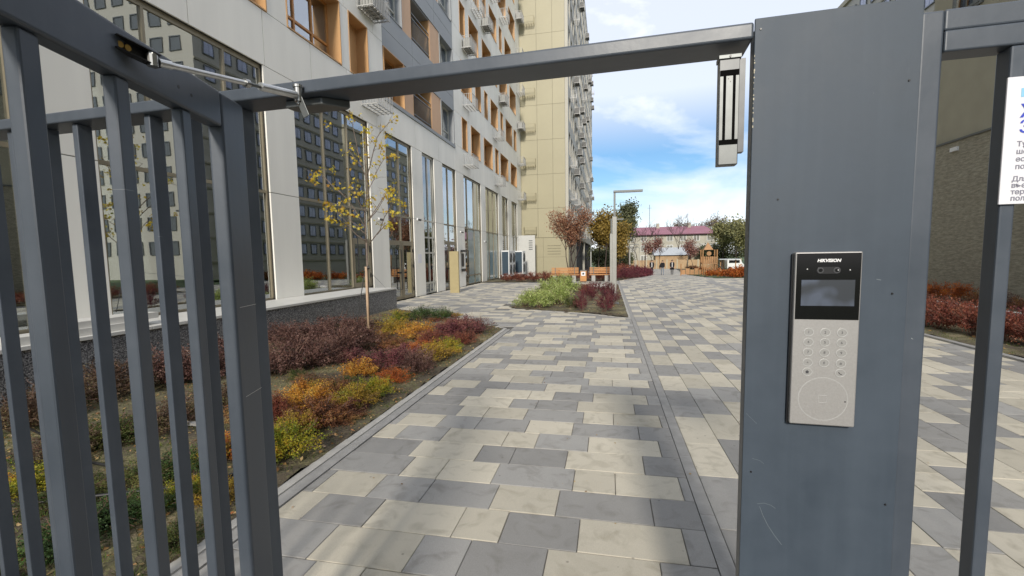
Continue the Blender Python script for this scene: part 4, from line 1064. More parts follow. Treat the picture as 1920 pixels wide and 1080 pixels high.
def door_leaf(y0, y1, z0, z1, handle_side=1, interior='interior', m='frame', glass='glass'):
    X1 = XF - .06; X0 = X1 - .05
    q = MB(); w = .09
    q.box(X0, X1, y0 + .006, y0 + w, z0, z1); q.box(X0, X1, y1 - w, y1 - .006, z0, z1); q.box(X0, X1, y0 + w, y1 - w, z0, z0 + .12); q.box(X0, X1, y0 + w, y1 - w, z1 - .1, z1)
    d = W_('door', q, M[m])
    q = MB(); q.box(X0 + .018, X0 + .026, y0 + w - .01, y1 - w + .01, z0 + .11, z1 - .09); W_('pane', q, M[glass], d)
    hy = y1 - .14 if handle_side > 0 else y0 + .14
    q = MB(); q.tube([(X1, hy, z0 + .35), (X1 + .07, hy, z0 + .35), (X1 + .07, hy, z0 + 1.75), (X1, hy, z0 + 1.75)], .016, 8)
    q.box(X1, X1 + .06, hy - .05, hy + .05, z0 + .92, z0 + .98)
    W_('handle', q, M['blackpl'], d)
    hy2 = y0 + .03 if handle_side > 0 else y1 - .03
    for z in (z0 + .25, z0 + 1.1, z1 - .35):
        q = MB(); q.tube([(X1 + .012, hy2, z), (X1 + .012, hy2, z + .12)], .018, 8); W_('hinge', q, M['blackpl'], d)
bay_window(1.6, 4.45, .62, TOPZ, [2.95], [2.95])
bay_window(5.33, 8.74, .62, TOPZ, [6.22, 7.77], [2.95])
bay_window(9.68, 13.04, .62, TOPZ, [10.85, 11.98], [2.95], door={2: 2.02})
q = MB(); q.box(XF - .119, XF - .06, 12.01, 12.99, 2.02, 2.08); W_('door_head', q, M['frame'])
door_leaf(12.02, 12.98, .66, 2.02, -1)
bay_window(14.16, 16.19, .02, TOPZ, [15.2], [2.06, 2.95], door={0: 2.06, 1: 2.06}, wid=.07)
door_leaf(14.22, 15.14, .02, 2.03, 1); door_leaf(15.26, 16.13, .02, 2.03, -1)
bay_window(17.17, 18.4, .02, TOPZ, [17.79], [.45, 1.67, 2.29, 2.95], m='frame_light', glass='glass_dark')
bay_window(19.4, 21.19, .02, TOPZ, [20.2], [2.18, 2.95], door={0: 2.18, 1: 2.18})
door_leaf(19.46, 20.16, .02, 2.15, 1); door_leaf(20.24, 21.12, .02, 2.15, -1)
bay_window(22.42, 25.57, .02, TOPZ, [23.1, 24.3], [.5, 2.95], frosted=[(23.0, 26, 3.1)], door={0: 2.1})
door_leaf(22.5, 23.06, .05, 2.1, 1)
bay_window(26.6, 29.82, .02, TOPZ, [27.5, 28.6], [2.95], frosted=[(26, 30, 3.1)])
bay_window(30.9, 32.77, .02, TOPZ, [31.8], [2.95], glass='glass_dark')
bay_window(34.07, 36.12, .02, TOPZ, [35.1], [2.95], glass='glass_dark')
# rooms behind the glass
q = MB()
q.face([(XF - 3.2, -4, 0), (XF - 3.2, 38, 0), (XF - 3.2, 38, 5.9), (XF - 3.2, -4, 5.9)])
q.face([(XF - 3.2, -4, 5.9), (XF - .4, -4, 5.9), (XF - .4, 38, 5.9), (XF - 3.2, 38, 5.9)])
q.face([(XF - 3.2, -4, .02), (XF - 3.2, 38, .02), (XF - .4, 38, .02), (XF - .4, -4, .02)])
W_('interior_wall', q, M['interior'])
q = MB(); q.box(XF - 1.5, XF - 1.3, 1.0, 13.3, 2.32, 2.93); W_('green_reflection_bar', q, M['reflection_green'])  # added bar behind the glass; its green imitates a reflection in the panes
q = MB(); q.box(XF - 2.2, XF - 1.6, 19.0, 21.6, .0, 2.2); W_('wooden_reception_screen', q, mat('dark_wood_screen', (.20, .075, .03), .6, var=.4, scale=3))

# upper floors
SILL, FH, WH = 6.85, 2.76, 1.54
wcache = {}
def upper_window(y0, y1, z0, z1, kind):
    w, h = round(y1 - y0, 2), round(z1 - z0, 2); key = (w, h, kind)
    dep = .42 if kind != 'grey' else .30
    if key not in wcache:
        lin = {'orange': 'orange_panel', 'grey': 'grey_panel', 'louver': 'orange_panel', 'balcony': 'orange_panel'}[kind]
        q = MB(); t = .03
        q.box(-dep, .014, 0, t, 0, h, 0); q.box(-dep, .014, w - t, w, 0, h, 0); q.box(-dep, .014, t, w - t, h - t, h, 0); q.box(-dep, .02, t, w - t, 0, t, 0)
        # sash bars near the back of the reveal
        X1 = -dep + .07; X0 = X1 - .055; f = .055
        nb = 1 if w < 1.0 else (2 if w < 2.1 else 3)
        if kind == 'louver':
            n = 26
            for i in range(n):
                zz = t + .02 + (h - 2 * t - .04) * i / n; q.box(X0, X1, t, w * .55, zz, zz + .028, 1)
            q.box(X0 - .01, X1, w * .55, w - t, t, h - t, 0)
        else:
            ys = [t + (w - 2 * t) * i / nb for i in range(nb + 1)]
            for y in ys: yy = min(max(y, t + f / 2), w - t - f / 2); q.box(X0, X1, yy - f / 2, yy + f / 2, t, h - t, 1)
            for a, b in zip(ys[:-1], ys[1:]):
                for z in (t, t + (h - 2 * t) * .3, h - t - f): q.box(X0 + .001, X1 - .001, a + f * .6, b - f * .6, z, z + f, 1)
        me = bpy.data.meshes.new('window'); me.from_pydata(q.v, [], q.f); me.materials.append(M[lin]); me.materials.append(M['frame_wood'] if kind in ('orange', 'louver') else M['frame_light'])
        me.polygons.foreach_set('material_index', q.m); me.update()
        pm = None
        if kind != 'louver':
            p_ = MB(); p_.box(X0 + .01, X0 + .02, t, w - t, t, h - t)
            pm = bpy.data.meshes.new('pane'); pm.from_pydata(p_.v, [], p_.f); pm.materials.append(M['glass']); pm.update()
        wcache[key] = (me, pm)
    me, pm = wcache[key]
    o = link('window', me, white_b, (XF - WO[0], y0 - WO[1], z0 - WO[2]))
    if pm: link('pane', pm, o)
    return o
def railing(y0, y1, z0, par=white_b):
    q = MB(); X = XF - .05
    for z in (z0 + .08, z0 + .78, z0 + .95): q.box(X - .015, X + .015, y0, y1, z, z + .03)
    n = int((y1 - y0) / .11)
    for i in range(n + 1):
        y = y0 + (y1 - y0) * i / n; q.box(X - .008, X + .008, y - .008, y + .008, z0 + .0, z0 + .78)
    W_('balcony_railing', q, M['lamp_dark'])
WB = [(-3.2, -1.2), (-.7, .4), (1.2, 3.0), (3.5, 4.5), (6.7, 8.96), (9.6, 11.78), (12.2, 13.25)]
WB_k = ['orange'] * 6 + ['louver']
PA = [(22.36, 23.24), (23.9, 25.67), (26.47, 28.49), (29.19, 30.07), (30.69, 33.05), (33.99, 36.22)]
PB_ = [(22.4, 24.2), (24.9, 26.0), (26.76, 27.49), (28.25, 30.09), (30.85, 31.61), (32.5, 34.6), (35.3, 36.25)]
def floor_strip(y0, y1, z0, z1, openings, m='white_panel'):
    ys = [y0] + [v for o_ in openings for v in o_] + [y1]
    for a, b in zip(ys[::2], ys[1::2]):
        if b - a > .06: panel(a, b, z0, z1, m)
def span(y0, y1, z0, z1, m='white_panel', js=None):
    for a, b in zip(js[:-1], js[1:]): panel(a, b, z0, z1, m)
for k in range(7):
    zs = SILL + FH * k; zt_ = zs + WH
    if k < 2:
        z0 = 6.73 if k == 0 else zs
        floor_strip(-4, 14.2, z0, zt_, WB)
        for (a, b), kd in zip(WB, WB_k): upper_window(a, b, z0 + .005, zt_, kd)
        span(-4, 14.2, zt_, zs + FH, js=joints)
    if k < 4:
        z0 = 6.73 if k == 0 else zs - .12
        top = zs + WH - .08
        gw = [(14.24, 15.75), (16.56, 18.42), (19.46, 21.1)]
        panel(15.75, 16.56, z0, top, 'peach_panel', -.02); panel(18.42, 19.46, z0, top, 'peach_panel', -.02)
        upper_window(14.24, 15.75, z0 + .005, top, 'grey' if k else 'orange'); upper_window(19.46, 21.1, z0 + .005, top, 'grey')
        # balcony recess: orange cheeks, dark back
        q = MB(); X = XF
        q.box(X - 1.1, X - .03, 16.56, 16.62, z0, top, 0); q.box(X - 1.1, X - .03, 18.36, 18.42, z0, top, 0); q.box(X - 1.1, X - .04, 16.62, 18.36, top - .04, top, 1); q.box(X - 1.1, X - .04, 16.62, 18.36, z0, z0 + .05, 1)
        q.box(X - 1.2, X - 1.1, 16.56, 18.42, z0, top, 1)
        W_('balcony', q, [M['orange_panel'], M['grey_panel']])
        railing(16.64, 18.34, z0 + .05)
        z1 = zs + FH - .12
        for a, b in ((14.2, 16.56), (16.56, 18.9), (18.9, 21.2)):
            panel(a, b, top, (top + z1) / 2, 'grey_panel'); panel(a, b, (top + z1) / 2, z1, 'grey_panel')
    z0 = 6.83 if k == 0 else zs
    pat = PA if k % 2 == 0 else PB_
    floor_strip(21.2, 38.0, z0, zt_, pat)
    for a, b in pat: upper_window(a, b, z0 + .005, zt_, 'orange')
    span(21.2, 38, zt_, zs + FH, js=j2[3:])
W_('facade_backing', core, M['dark_gap'])
q = MB(); q.box(XF - 12, XF, 21.2, 38.0, SILL + FH * 7 + .007, 34); q.box(XF - 12, XF, 14.2, 21.193, SILL + FH * 4 - .113, 34); q.box(XF - 12, XF, -14, 14.193, SILL + FH * 2 + .007, 34)
q.box(XF - 12, XF, -14, -4.007, 0, SILL + FH * 2)
W_('upper_wall', q, M['white_panel'])
q = MB(); q.box(XF - 1.0, XF - .9, -4, 38, 6.0, 26.2); q.box(XF - 12, XF - .45, 37.6, 37.95, 0, 26.2); q.box(XF - 12, XF - 3.3, -4, 37.5, 0, 26.2)
W_('rear_wall', q, M['interior'])

# air-conditioner baskets
def basket_mesh(m, w=1.0, d=.5, h=.55):
    q = MB(); t = .014
    for i in range(6):
        y = w * i / 5; q.box(0, d, y - t, y + t, 0, t * 2)
    for i in range(4):
        x = d * i / 3; q.box(x - t / 2, x + t, -t, w + t, -t * 1.6, 0)
    for i in range(11):
        y = w * i / 10; q.box(d - t, d, y - t / 2, y + t / 2, t * 2, h)
    for i in range(5):
        x = d * i / 5
        q.box(x, x + t, -t, 0, t * 2, h); q.box(x, x + t, w, w + t, t * 2, h)
    q.box(d - t, d + .004, -t, w + t, h, h + t); q.box(0, d - t, -t, 0, h, h + t); q.box(0, d - t, w, w + t, h, h + t)
    me = bpy.data.meshes.new('air_conditioner_basket'); me.from_pydata(q.v, [], q.f); me.materials.append(m); me.update(); return me
bask = basket_mesh(M['cage'])
acu = MB(); acu.box(.06, .42, .1, .9, .03, .5); acm = bpy.data.meshes.new('air_conditioner'); acm.from_pydata(acu.v, [], acu.f); acm.materials.append(M['ac_body']); acm.update()
spots = [(12.75, 6.0), (12.75, 8.75), (22.5, 6.05), (22.6, 9.0), (22.6, 11.75), (22.6, 14.5), (24.4, 14.45), (26.3, 14.5), (29.0, 6.05), (28.7, 8.9), (30.4, 11.6), (28.2, 17.2), (31.0, 17.2), (33.2, 14.4), (24.6, 17.2), (30.6, 19.9), (34.0, 22.7)] + [(36.6, 6.0 + 2.76 * i) for i in range(7)]
for i, (y, z) in enumerate(spots):
    o = link('air_conditioner_basket', bask, white_b, (XF + .003 - WO[0], y - WO[1], z))
    if i % 3 == 1: link('air_conditioner', acm, o)

# planter wall of speckled granite with pale coping, terrace behind it
pw = thing('granite_planter_wall', 'speckled grey granite planter wall with pale coping below the shop windows', 'wall', (-6.4, 5, 0))
yj = [-4, -2.2, -.4, 1.4, 3.2, 5.0, 6.8, 8.6, 10.4, 12.3]
for a, b in zip(yj[:-1], yj[1:]):
    q = MB(); q.box(-6.09, -6.05, a + .002, b - .002, -.1, .585); obj('granite_slab', q, M['granite'], pw, (-6.4, 5, 0), bevel=.003)
    q = MB(); q.box(-7.12, -6.025, a + .002, b - .002, .586, .632); obj('coping_stone', q, M['coping'], pw, (-6.4, 5, 0), bevel=.004)
q = MB(); q.box(-6.7, -6.05, 12.301, 12.34, -.1, .585); obj('granite_slab', q, M['granite'], pw, (-6.4, 5, 0), bevel=.003)
q = MB(); q.box(-7.12, -6.7, 12.301, 12.34, -.1, .585); obj('granite_slab', q, M['granite'], pw, (-6.4, 5, 0), bevel=.003)
q = MB(); q.box(-7.12, -6.0905, -4, 12.3, -.1, .585); obj('wall_core', q, M['concrete'], pw, (-6.4, 5, 0))
q = MB(); q.box(-6.35, -6.1, 3.6, 4.9, .633, .72); q.box(-6.5, -6.15, 4.1, 5.2, .721, .80); tag(obj('trim_profiles', q, M['coping']), 'loose pale trim profiles lying on granite coping behind the gate bars', 'trim')

# ------------------------------------------------------------------ olive tower behind it
TO = (-8, 60, 0)
tower = thing('olive_tower', 'olive-beige panelled apartment tower with small steel cages beyond the white building', 'building', TO)
def T_(name, mb, mats, parent=tower): return obj(name, mb, mats, parent, TO)
TX = -3.2; TY = 38.0
xs_ = [-12.0, -7.1, -5.72, -4.45, TX - .255]
zs_ = [2.95] + [5.35 + 2.76 * i for i in range(11)] + [35.2]
q = MB(); q.box(-20, TX - .3, TY + .05, 94, -2, 35); T_('tower_body', q, M['dark_gap'])
for a, b in zip(zs_[:-1], zs_[1:]):
    for c, d in zip(xs_[:-1], xs_[1:]):
        q = MB(); q.box(c + .008, d - .008, TY, TY + .049, a + .008, b - .008); T_('facade_panel', q, M['olive_panel'])
for c, d in ((-12, -7.1), (-7.1, -5.3), (-5.3, TX - .255)):
    q = MB(); q.box(c + .006, d - .006, TY - .05, TY - .001, 1.35, 2.93); T_('facade_panel', q, M['olive_panel'])
    q = MB(); q.box(c + .006, d - .006, TY - .05, TY - .001, -1.0, 1.34); T_('facade_panel', q, M['olive_panel'])
for i in range(4):
    q = MB(); q.box(-4.95, -3.85, TY - .062, TY - .051, 1.55 + i * .23, 1.62 + i * .23); T_('vent_slot', q, mat('vent_olive_metal', (.22, .20, .13), .6))  # vent strips in a darker olive metal
cg = basket_mesh(M['cage_olive'], 1.0, .45, .55)
for i in range(8):
    o = link('steel_cage', cg, tower, (-5.85 - TO[0], TY - .052 + (.05 if i else 0) - TO[1], 3.25 + 2.76 * i)); o.rotation_euler = (0, 0, math.pi)
    o.location.x = -5.85 - TO[0]; o.rotation_euler = (0, 0, -math.pi / 2); o.location.x = -6.85 - TO[0]
# long side facing the path: piers and bands around dark window strips
NF = 11; sy0, sy1 = TY, 92.0
step = 4.5; ncol = 12
q = MB()
for i in range(ncol + 1):
    y = sy0 + step * i; q.box(TX - .25, TX, y, y + .75, 3.2, 35.2)
    if i < ncol: q.box(TX - .25, TX - .002, y + 2.3, y + 3.1, 3.2, 35.2)
for k in range(NF + 1):
    z = 3.2 + 2.8 * k; q.box(TX - .249, TX - .004, sy0 + .01, sy1 + .74, z + (.003 if k == 0 else 0), min(35.19, z + 1.0))
q.box(TX - .251, TX + .003, sy0 - .003, sy1 + .755, 34.6, 35.6)
T_('side_wall', q, M['side_panel'])
wq = MB(); wq.box(0, .05, 0, 1.55, 0, .06, 0); wq.box(0, .05, 0, 1.55, 1.74, 1.80, 0); wq.box(0, .05, 0, .06, .06, 1.74, 0); wq.box(0, .05, 1.49, 1.55, .06, 1.74, 0); wq.box(0, .05, .74, .81, .06, 1.74, 0)
wme = bpy.data.meshes.new('window'); wme.from_pydata(wq.v, [], wq.f); wme.materials.append(M['frame_wood']); wme.update()
pq = MB(); pq.box(0, .01, .0, 1.55, .0, 1.8); pme = bpy.data.meshes.new('pane'); pme.from_pydata(pq.v, [], pq.f); pme.materials.append(M['side_glass']); pme.update()
bk = basket_mesh(M['cage'], 1.1, .5, .6)
aq = MB(); aq.box(.05, .48, .08, 1.02, .03, .56); am = bpy.data.meshes.new('air_conditioner'); am.from_pydata(aq.v, [], aq.f); am.materials.append(mat('dark_ac_unit', (.05, .05, .05), .6)); am.update()
rb = random.Random(12)
for k in range(NF):
    z = 4.2 + 2.8 * k
    for i in range(ncol):
        for dy in (.75, ):
            o = link('window', wme, tower, (TX - .2 - TO[0], sy0 + step * i + dy - TO[1], z)); link('pane', pme, o, (-.02, 0, 0))
        if (i + k) % 2 == 0:
            o = link('window', wme, tower, (TX - .2 - TO[0], sy0 + step * i + 3.0 - TO[1], z)); o.scale = (1, .9, 1)
        if rb.random() < .42:
            b_ = link('air_conditioner_basket', bk, tower, (TX - TO[0], sy0 + step * i + 2.15 - TO[1], z - .75))
            if rb.random() < .6: link('air_conditioner', am, b_)
for yc_ in (9, 26):
    q = MB(); q.box(TX - .5, TX - .02, TY + yc_, TY + yc_ + .5, -2, 3.2); T_('column', q, M['side_panel'])
q = MB(); q.box(TX - .3, TX - .02, sy0, sy0 + 9, -2, 3.19); T_('base_wall', q, M['olive_panel'])
q = MB(); q.box(TX - .6, TX + .1, 61, 63, 33.9, 36.4); q.box(TX - .62, TX + .12, 60.9, 63.1, 36.41, 36.7); T_('roof_box', q, M['white'])

# ------------------------------------------------------------------ olive-grey building on the right
RO = (14, 0, 0)
rbld = thing('roughcast_building', 'olive-grey building with rough lower wall and smooth upper wall behind the right hedge', 'building', RO)
def R_(name, mb, mats, parent=rbld): return obj(name, mb, mats, parent, RO)
q = MB(); q.box(10.62, 26, -22, 18.65, 4.86, 12.4); R_('upper_wall', q, M['smooth_render'])
q = MB(); q.box(10.5, 26, -22, 18.7, -.3, 4.80); R_('lower_wall', q, M['rough_render'])
q = MB(); q.box(10.46, 10.66, -22, 18.72, 4.801, 4.859); R_('drip_edge', q, M['lamp_dark'])
q = MB(); q.box(10.44, 10.499, 16.9, 17.2, 4.5, 4.62); R_('vent_cover', q, M['white'])
q = MB(); q.box(10.4, 26.2, -22.2, 18.9, 12.41, 12.8); R_('parapet', q, M['beige'])
for r_ in range(1):
    for c_ in range(11):
        y = -8.5 + c_ * 2.5; z = 8.6 + r_ * 2.7
        if y > 17: continue
        q = MB(); q.box(10.56, 10.619, y, y + 1.2, z, z + 1.5); w_ = R_('window', q, M['lamp_dark'])
        q = MB(); q.box(10.55, 10.559, y + .08, y + .56, z + .08, z + 1.42); q.box(10.55, 10.559, y + .64, y + 1.12, z + .08, z + 1.42); R_('pane', q, M['glass_dark'], w_)

# ------------------------------------------------------------------ two blocks further off on the right; the shop windows mirror them
def block(name, label, x0, x1, y0, y1, z1, wall, wy, seed):
    O = (x0, y0, 0); root = thing(name, label, 'building', O)
    q = MB(); q.box(x0, x1, y0, y1, -2, z1); wl_ = obj('wall', q, wall, root, O)
    z = 1.2
    while z < z1 - 1:
        q = MB(); q.box(x0 - .12, x0 - .005, y0, y1, z, z + .22); obj('string_course', q, M['smooth_render'], root, O); z += 2.8
    q = MB(); q.box(x0 - .3, x1 + .3, y0 - .3, y1 + .3, z1 + .01, z1 + .6); obj('parapet', q, M['beige'], root, O)
    fq = MB(); fq.box(-.14, -.005, 0, 1.5, 1.5, 1.6); fq.box(-.14, -.005, 0, 1.5, 0, .09); fq.box(-.14, -.005, 0, .1, .091, 1.499); fq.box(-.14, -.005, 1.4, 1.5, .091, 1.499); fq.box(-.06, -.005, .101, 1.399, .091, 1.499); fm = bpy.data.meshes.new('window'); fm.from_pydata(fq.v, [], fq.f); fm.materials.append(M['lamp_dark']); fm.update()
    pq_ = MB(); pq_.box(-.09, -.061, .11, .72, .1, 1.49); pq_.box(-.09, -.061, .78, 1.39, .1, 1.49); pm_ = bpy.data.meshes.new('pane'); pm_.from_pydata(pq_.v, [], pq_.f); pm_.materials.append(M['pane_sky']); pm_.update()
    y = y0 + 1.2
    while y < y1 - 2:
        z = 2.2
        while z < z1 - 2:
            o = link('window', fm, root, (0, y - y0, z)); link('pane', pm_, o); z += 2.8
        y += wy
    for s_ in (1,):
        x = x0 + 1.5
        while x < min(x1 - 2, x0 + 14):
            z = 2.2
            while z < z1 - 2:
                o = link('window', fm, root, (x - x0 + 1.5, 0, z)); o.rotation_euler = (0, 0, math.pi / 2); z += 2.8
            x += wy
    return root
M['pane_sky'] = mat('sky_tone_glass', (.42, .45, .58), .15, var=.25, scale=.5)  # mirrored sky put into the pane colour as a pale lavender
block('grey_block', 'grey apartment block with rows of small windows, top corner showing above the pillar', 30, 46, 44, 72.5, 33, M['grey_facade'], 2.45, 1)
block('blue_grey_block', 'pale apartment block hidden beyond the pillar and mirrored in the shop windows', 40, 56, 90, 121, 29, M['beige'], 3.3, 2)

# ------------------------------------------------------------------ old three-storey house with raspberry roof at the end of the path
HO = (13, 112, -1.4)
old = thing('three_storey_house', 'old plastered three-storey house with raspberry red metal roof at far end of the path', 'house', HO)
def H_(name, mb, mats, parent=old): return obj(name, mb, mats, parent, HO)
HX0, HX1, HY = -2.5, 23.4, 110.0
q = MB(); q.box(HX0, HX1, HY, HY + 9, -1.6, 5.75); wall_h = H_('wall', q, M['far_wall'])
q = MB(); q.v = [(HX0 - .5, HY - .6, 5.76), (HX1 + .5, HY - .6, 5.76), (HX1 + .5, HY + 9.6, 5.76), (HX0 - .5, HY + 9.6, 5.76), (HX0 + 3, HY + 4.5, 7.7), (HX1 - 1.6, HY + 4.5, 7.7)]
q.f = [(0, 1, 5, 4), (1, 2, 5), (2, 3, 4, 5), (3, 0, 4), (0, 3, 2, 1)]; q.m = [0] * 5
roof_h = H_('roof', q, M['far_roof'])
q = MB(); q.box(HX0 - .55, HX1 + .55, HY - .66, HY - .601, 5.6, 5.78); H_('gutter', q, mat('dark_eave', (.09, .03, .05), .7), roof_h)
for x in (4, 11, 18):
    q = MB(); q.box(x, x + .7, HY + 3.6, HY + 4.3, 7.2, 8.5); H_('chimney', q, M['far_wall'], roof_h)
wq = MB(); wq.box(0, 1.35, -.06, -.01, 0, 1.45)
wm_ = bpy.data.meshes.new('window'); wm_.from_pydata(wq.v, [], wq.f); wm_.materials.append(M['white']); wm_.update()
pq = MB(); pq.box(.10, .62, -.09, -.061, .1, 1.35); pq.box(.72, 1.25, -.09, -.061, .1, 1.35)
pm_ = bpy.data.meshes.new('pane'); pm_.from_pydata(pq.v, [], pq.f); pm_.materials.append(M['interior']); pm_.update()
for k in range(3):
    for i in range(9):
        o = link('window', wm_, old, (HX0 + 1.2 + i * 2.85 - HO[0], HY - HO[1], -.4 + k * 2.3 - HO[2])); link('pane', pm_, o)
for i, x in enumerate((3.2, 9.0, 14.6)):
    q = MB(); q.box(x, x + 1.8, HY - .9, HY - .05, 1.6, 2.5); H_('balcony', q, M['clay_wall'] if i % 2 else M['far_wall'])
# aerials on the roof
q = MB(); q.tube([(9.5, HY + 4.5, 7.6), (9.5, HY + 4.5, 13.0)], .05, 4); q.tube([(9.0, HY + 4.5, 12.2), (10, HY + 4.5, 12.2)], .03, 4); H_('aerial', q, M['lamp_dark'], roof_h)

gar = thing('garage', 'low grey metal shed standing in front of the old house', 'shed', (11.5, 95, -1.37))
q = MB(); q.box(8.9, 14.8, 93, 97, -1.5, 1.1); obj('wall', q, M['clay_wall'], gar, (11.5, 95, -1.37))
q = MB(); q.v = [(8.6, 92.6, 1.11), (15.1, 92.6, 1.11), (15.1, 97.4, 1.11), (8.6, 97.4, 1.11), (8.6, 95.5, 2.6), (15.1, 95.5, 2.6)]; q.f = [(0, 1, 5, 4), (2, 3, 4, 5), (1, 2, 5), (3, 0, 4), (0, 3, 2, 1)]; q.m = [0] * 5
obj('roof', q, M['shed'], gar, (11.5, 95, -1.37))
ann = thing('annexe', 'small ochre annexe with sloping sheet roof right of the grey shed', 'shed', (17.5, 96, -1.37))
q = MB(); q.box(15.6, 19.6, 94, 98, -1.5, 1.9); obj('wall', q, M['beige'], ann, (17.5, 96, -1.37))
q = MB(); q.v = [(15.4, 93.6, 1.91), (19.9, 93.6, 1.91), (19.6, 98.2, 3.4), (15.6, 98.2, 3.4), (15.4, 93.6, 1.8), (19.9, 93.6, 1.8), (19.6, 98.2, 1.8), (15.6, 98.2, 1.8)]
q.f = [(0, 1, 2, 3), (4, 7, 6, 5), (0, 4, 5, 1), (1, 5, 6, 2), (2, 6, 7, 3), (3, 7, 4, 0)]; q.m = [0] * 6; obj('roof', q, M['far_wall'], ann, (17.5, 96, -1.37))
fnc = thing('garden_wall', 'long low ochre garden wall across the end of the park', 'wall', (10, 88.5, -1.37))
for i in range(14):
    q = MB(); q.box(-2 + i * 1.8 + .01, -2 + i * 1.8 + 1.58, 88.5, 88.62, -1.4, .25); obj('wall_panel', q, M['clay_wall'], fnc, (10, 88.5, -1.37))
    q = MB(); q.box(-2 + i * 1.8 + 1.581, -2 + i * 1.8 + 1.8, 88.45, 88.68, -1.4, .36); obj('wall_post', q, M['beige'], fnc, (10, 88.5, -1.37))
# ------------------------------------------------------------------ lamps
def lamp(x, y, h, label, thick=.075, arm=.8, grp='lamp posts along the path'):
    z0 = zt(y); L_ = thing('street_lamp', label, 'lamp', (x, y, z0), 0, grp)
    q = MB(); hb = h * .775
    q.box(-thick * .85, thick * .85, -thick * .85, thick * .85, .0, hb); obj('lower_post', q, M['lamp_post'], L_, bevel=.006)
    q = MB(); q.box(-.03, .03, -.03, .03, hb + .001, h - .05); obj('upper_post', q, M['lamp_dark'], L_)
    q = MB(); q.box(-.035, arm, -.06, .06, h - .049, h + .01); hd = obj('lamp_arm', q, M['lamp_dark'], L_, bevel=.004)
    q = MB(); q.box(arm * .25, arm - .04, -.045, .045, h - .056, h - .0495); obj('diffuser', q, M['white'], hd)
    q = MB(); q.box(-.13, .13, -.13, .13, 0, .03); obj('base_plate', q, M['lamp_dark'], L_)
    return L_
lamp(.17, 14.07, 3.35, 'tall pale lamp post with dark cranked arm in the right corner of green bed')
lamp(.13, 23.75, 3.25, 'lamp post just behind the nearest one, beside the right bench', arm=.6)
lamp(1.97, 45.0, 3.0, 'lamp post rising from the burgundy hedge left of the walkers', .06)
lamp(3.28, 60.0, 3.2, 'thin lamp post between hedge and old house, left of the walkers', .06, .5)
lamp(4.4, 70.0, 3.4, 'farthest slim white lamp post where the path bends left', .05, .4)
lamp(-1.85, 50.0, 3.3, 'pale lamp post against the foot of olive tower', .07, .5)

# ------------------------------------------------------------------ benches and bin
def bench(x0, x1, y, label):
    root = thing('park_bench', label, 'bench', ((x0 + x1) / 2, y, 0)); O = ((x0 + x1) / 2, y, 0)
    for i in range(4):
        q = MB(); z = .47 + i * .085; q.box(x0, x1, y + .33 + i * .02, y + .36 + i * .02, z, z + .062); obj('back_slat', q, M['bench_wood'], root, O, bevel=.004)
    for i in range(5):
        q = MB(); yy_ = y - .12 + i * .085; q.box(x0, x1 + .06, yy_, yy_ + .065, .385, .42); obj('seat_slat', q, M['bench_wood'], root, O, bevel=.004)
    for xx in (x0 + .12, x1 - .32):
        q = MB(); q.box(xx, xx + .2, y - .08, y + .30, 0, .384); obj('leg', q, M['concrete'], root, O, bevel=.01)
    for xx in (x0 + .2, x1 - .24):
        q = MB(); q.box(xx, xx + .03, y + .305, y + .328, .3, .8); obj('back_bracket', q, M['lamp_dark'], root, O)
bench(-3.12, -1.62, 25.2, 'orange slatted bench under the dry brown tree')
bench(-1.02, .12, 25.2, 'orange slatted bench right of the litter bin, behind the nearest lamp')
bn = thing('litter_bin', 'orange wooden litter bin with white sticker between two benches', 'litter bin', (-1.33, 25.1, 0))
q = MB(); q.box(-.17, .17, -.17, .17, .06, .62); obj('body', q, M['bench_wood'], bn, bevel=.01)
q = MB(); q.box(-.18, .18, -.18, .18, .62, .66); obj('lid', q, M['lamp_dark'], bn, bevel=.008)
q = MB(); q.box(-.11, .11, -.174, -.171, .36, .58); obj('sticker', q, M['sign_white'], bn)
q = MB(); q.box(-.05, .05, -.177, -.1745, .42, .52); obj('sticker_symbol', q, M['ink'], bn)
q = MB(); q.box(-.12, .12, -.12, .12, 0, .06); obj('foot', q, M['lamp_dark'], bn)

# ------------------------------------------------------------------ outdoor units, enclosure, pylon, door devices on the white building
def condenser(x0, y0, y1, z1, nf, label):
    O = ((x0 + XF) / 2, (y0 + y1) / 2, 0); r = thing('outdoor_condenser', label, 'air conditioner', O)
    q = MB(); q.box(XF + .12, x0, y0, y1, .10, z1); b_ = obj('casing', q, M['white'], r, O, bevel=.015)
    q = MB(); q.box(XF + .16, x0 - .05, y0 - .012, y0 - .001, .22, z1 - .08); obj('fin_grille', q, M['navy'], r, O)
    for i in range(nf):
        yc = y0 + (y1 - y0) * (i + .5) / nf
        for zc in (.58, 1.36):
            q = MB(); q.tube([(x0 + .001, yc, zc), (x0 + .03, yc, zc)], .33, 24); f_ = obj('fan', q, M['fan_dark'], r, O)
            q = MB()
            for rr_ in (.1, .2, .3):
                pts_ = [(x0 + .034, yc + rr_ * math.cos(2 * math.pi * k / 20), zc + rr_ * math.sin(2 * math.pi * k / 20)) for k in range(21)]; q.tube(pts_, .008, 4, caps=False)
            obj('fan_grille', q, M['lamp_dark'], f_, O and (0, 0, 0)) if False else obj('fan_grille', q, M['lamp_dark'], r, O)
    q = MB(); q.box(XF + .15, x0 - .03, y0 + .1, y0 + .2, -.1, .099); q.box(XF + .15, x0 - .03, y1 - .2, y1 - .1, -.1, .099); obj('foot', q, M['lamp_dark'], r, O)
condenser(-6.48, 29.9, 32.0, 1.85, 2, 'white outdoor unit with four fans, nearer of the pair by the wall')
condenser(-6.25, 33.6, 34.8, 1.85, 1, 'narrower white outdoor unit in front of the white screen wall')
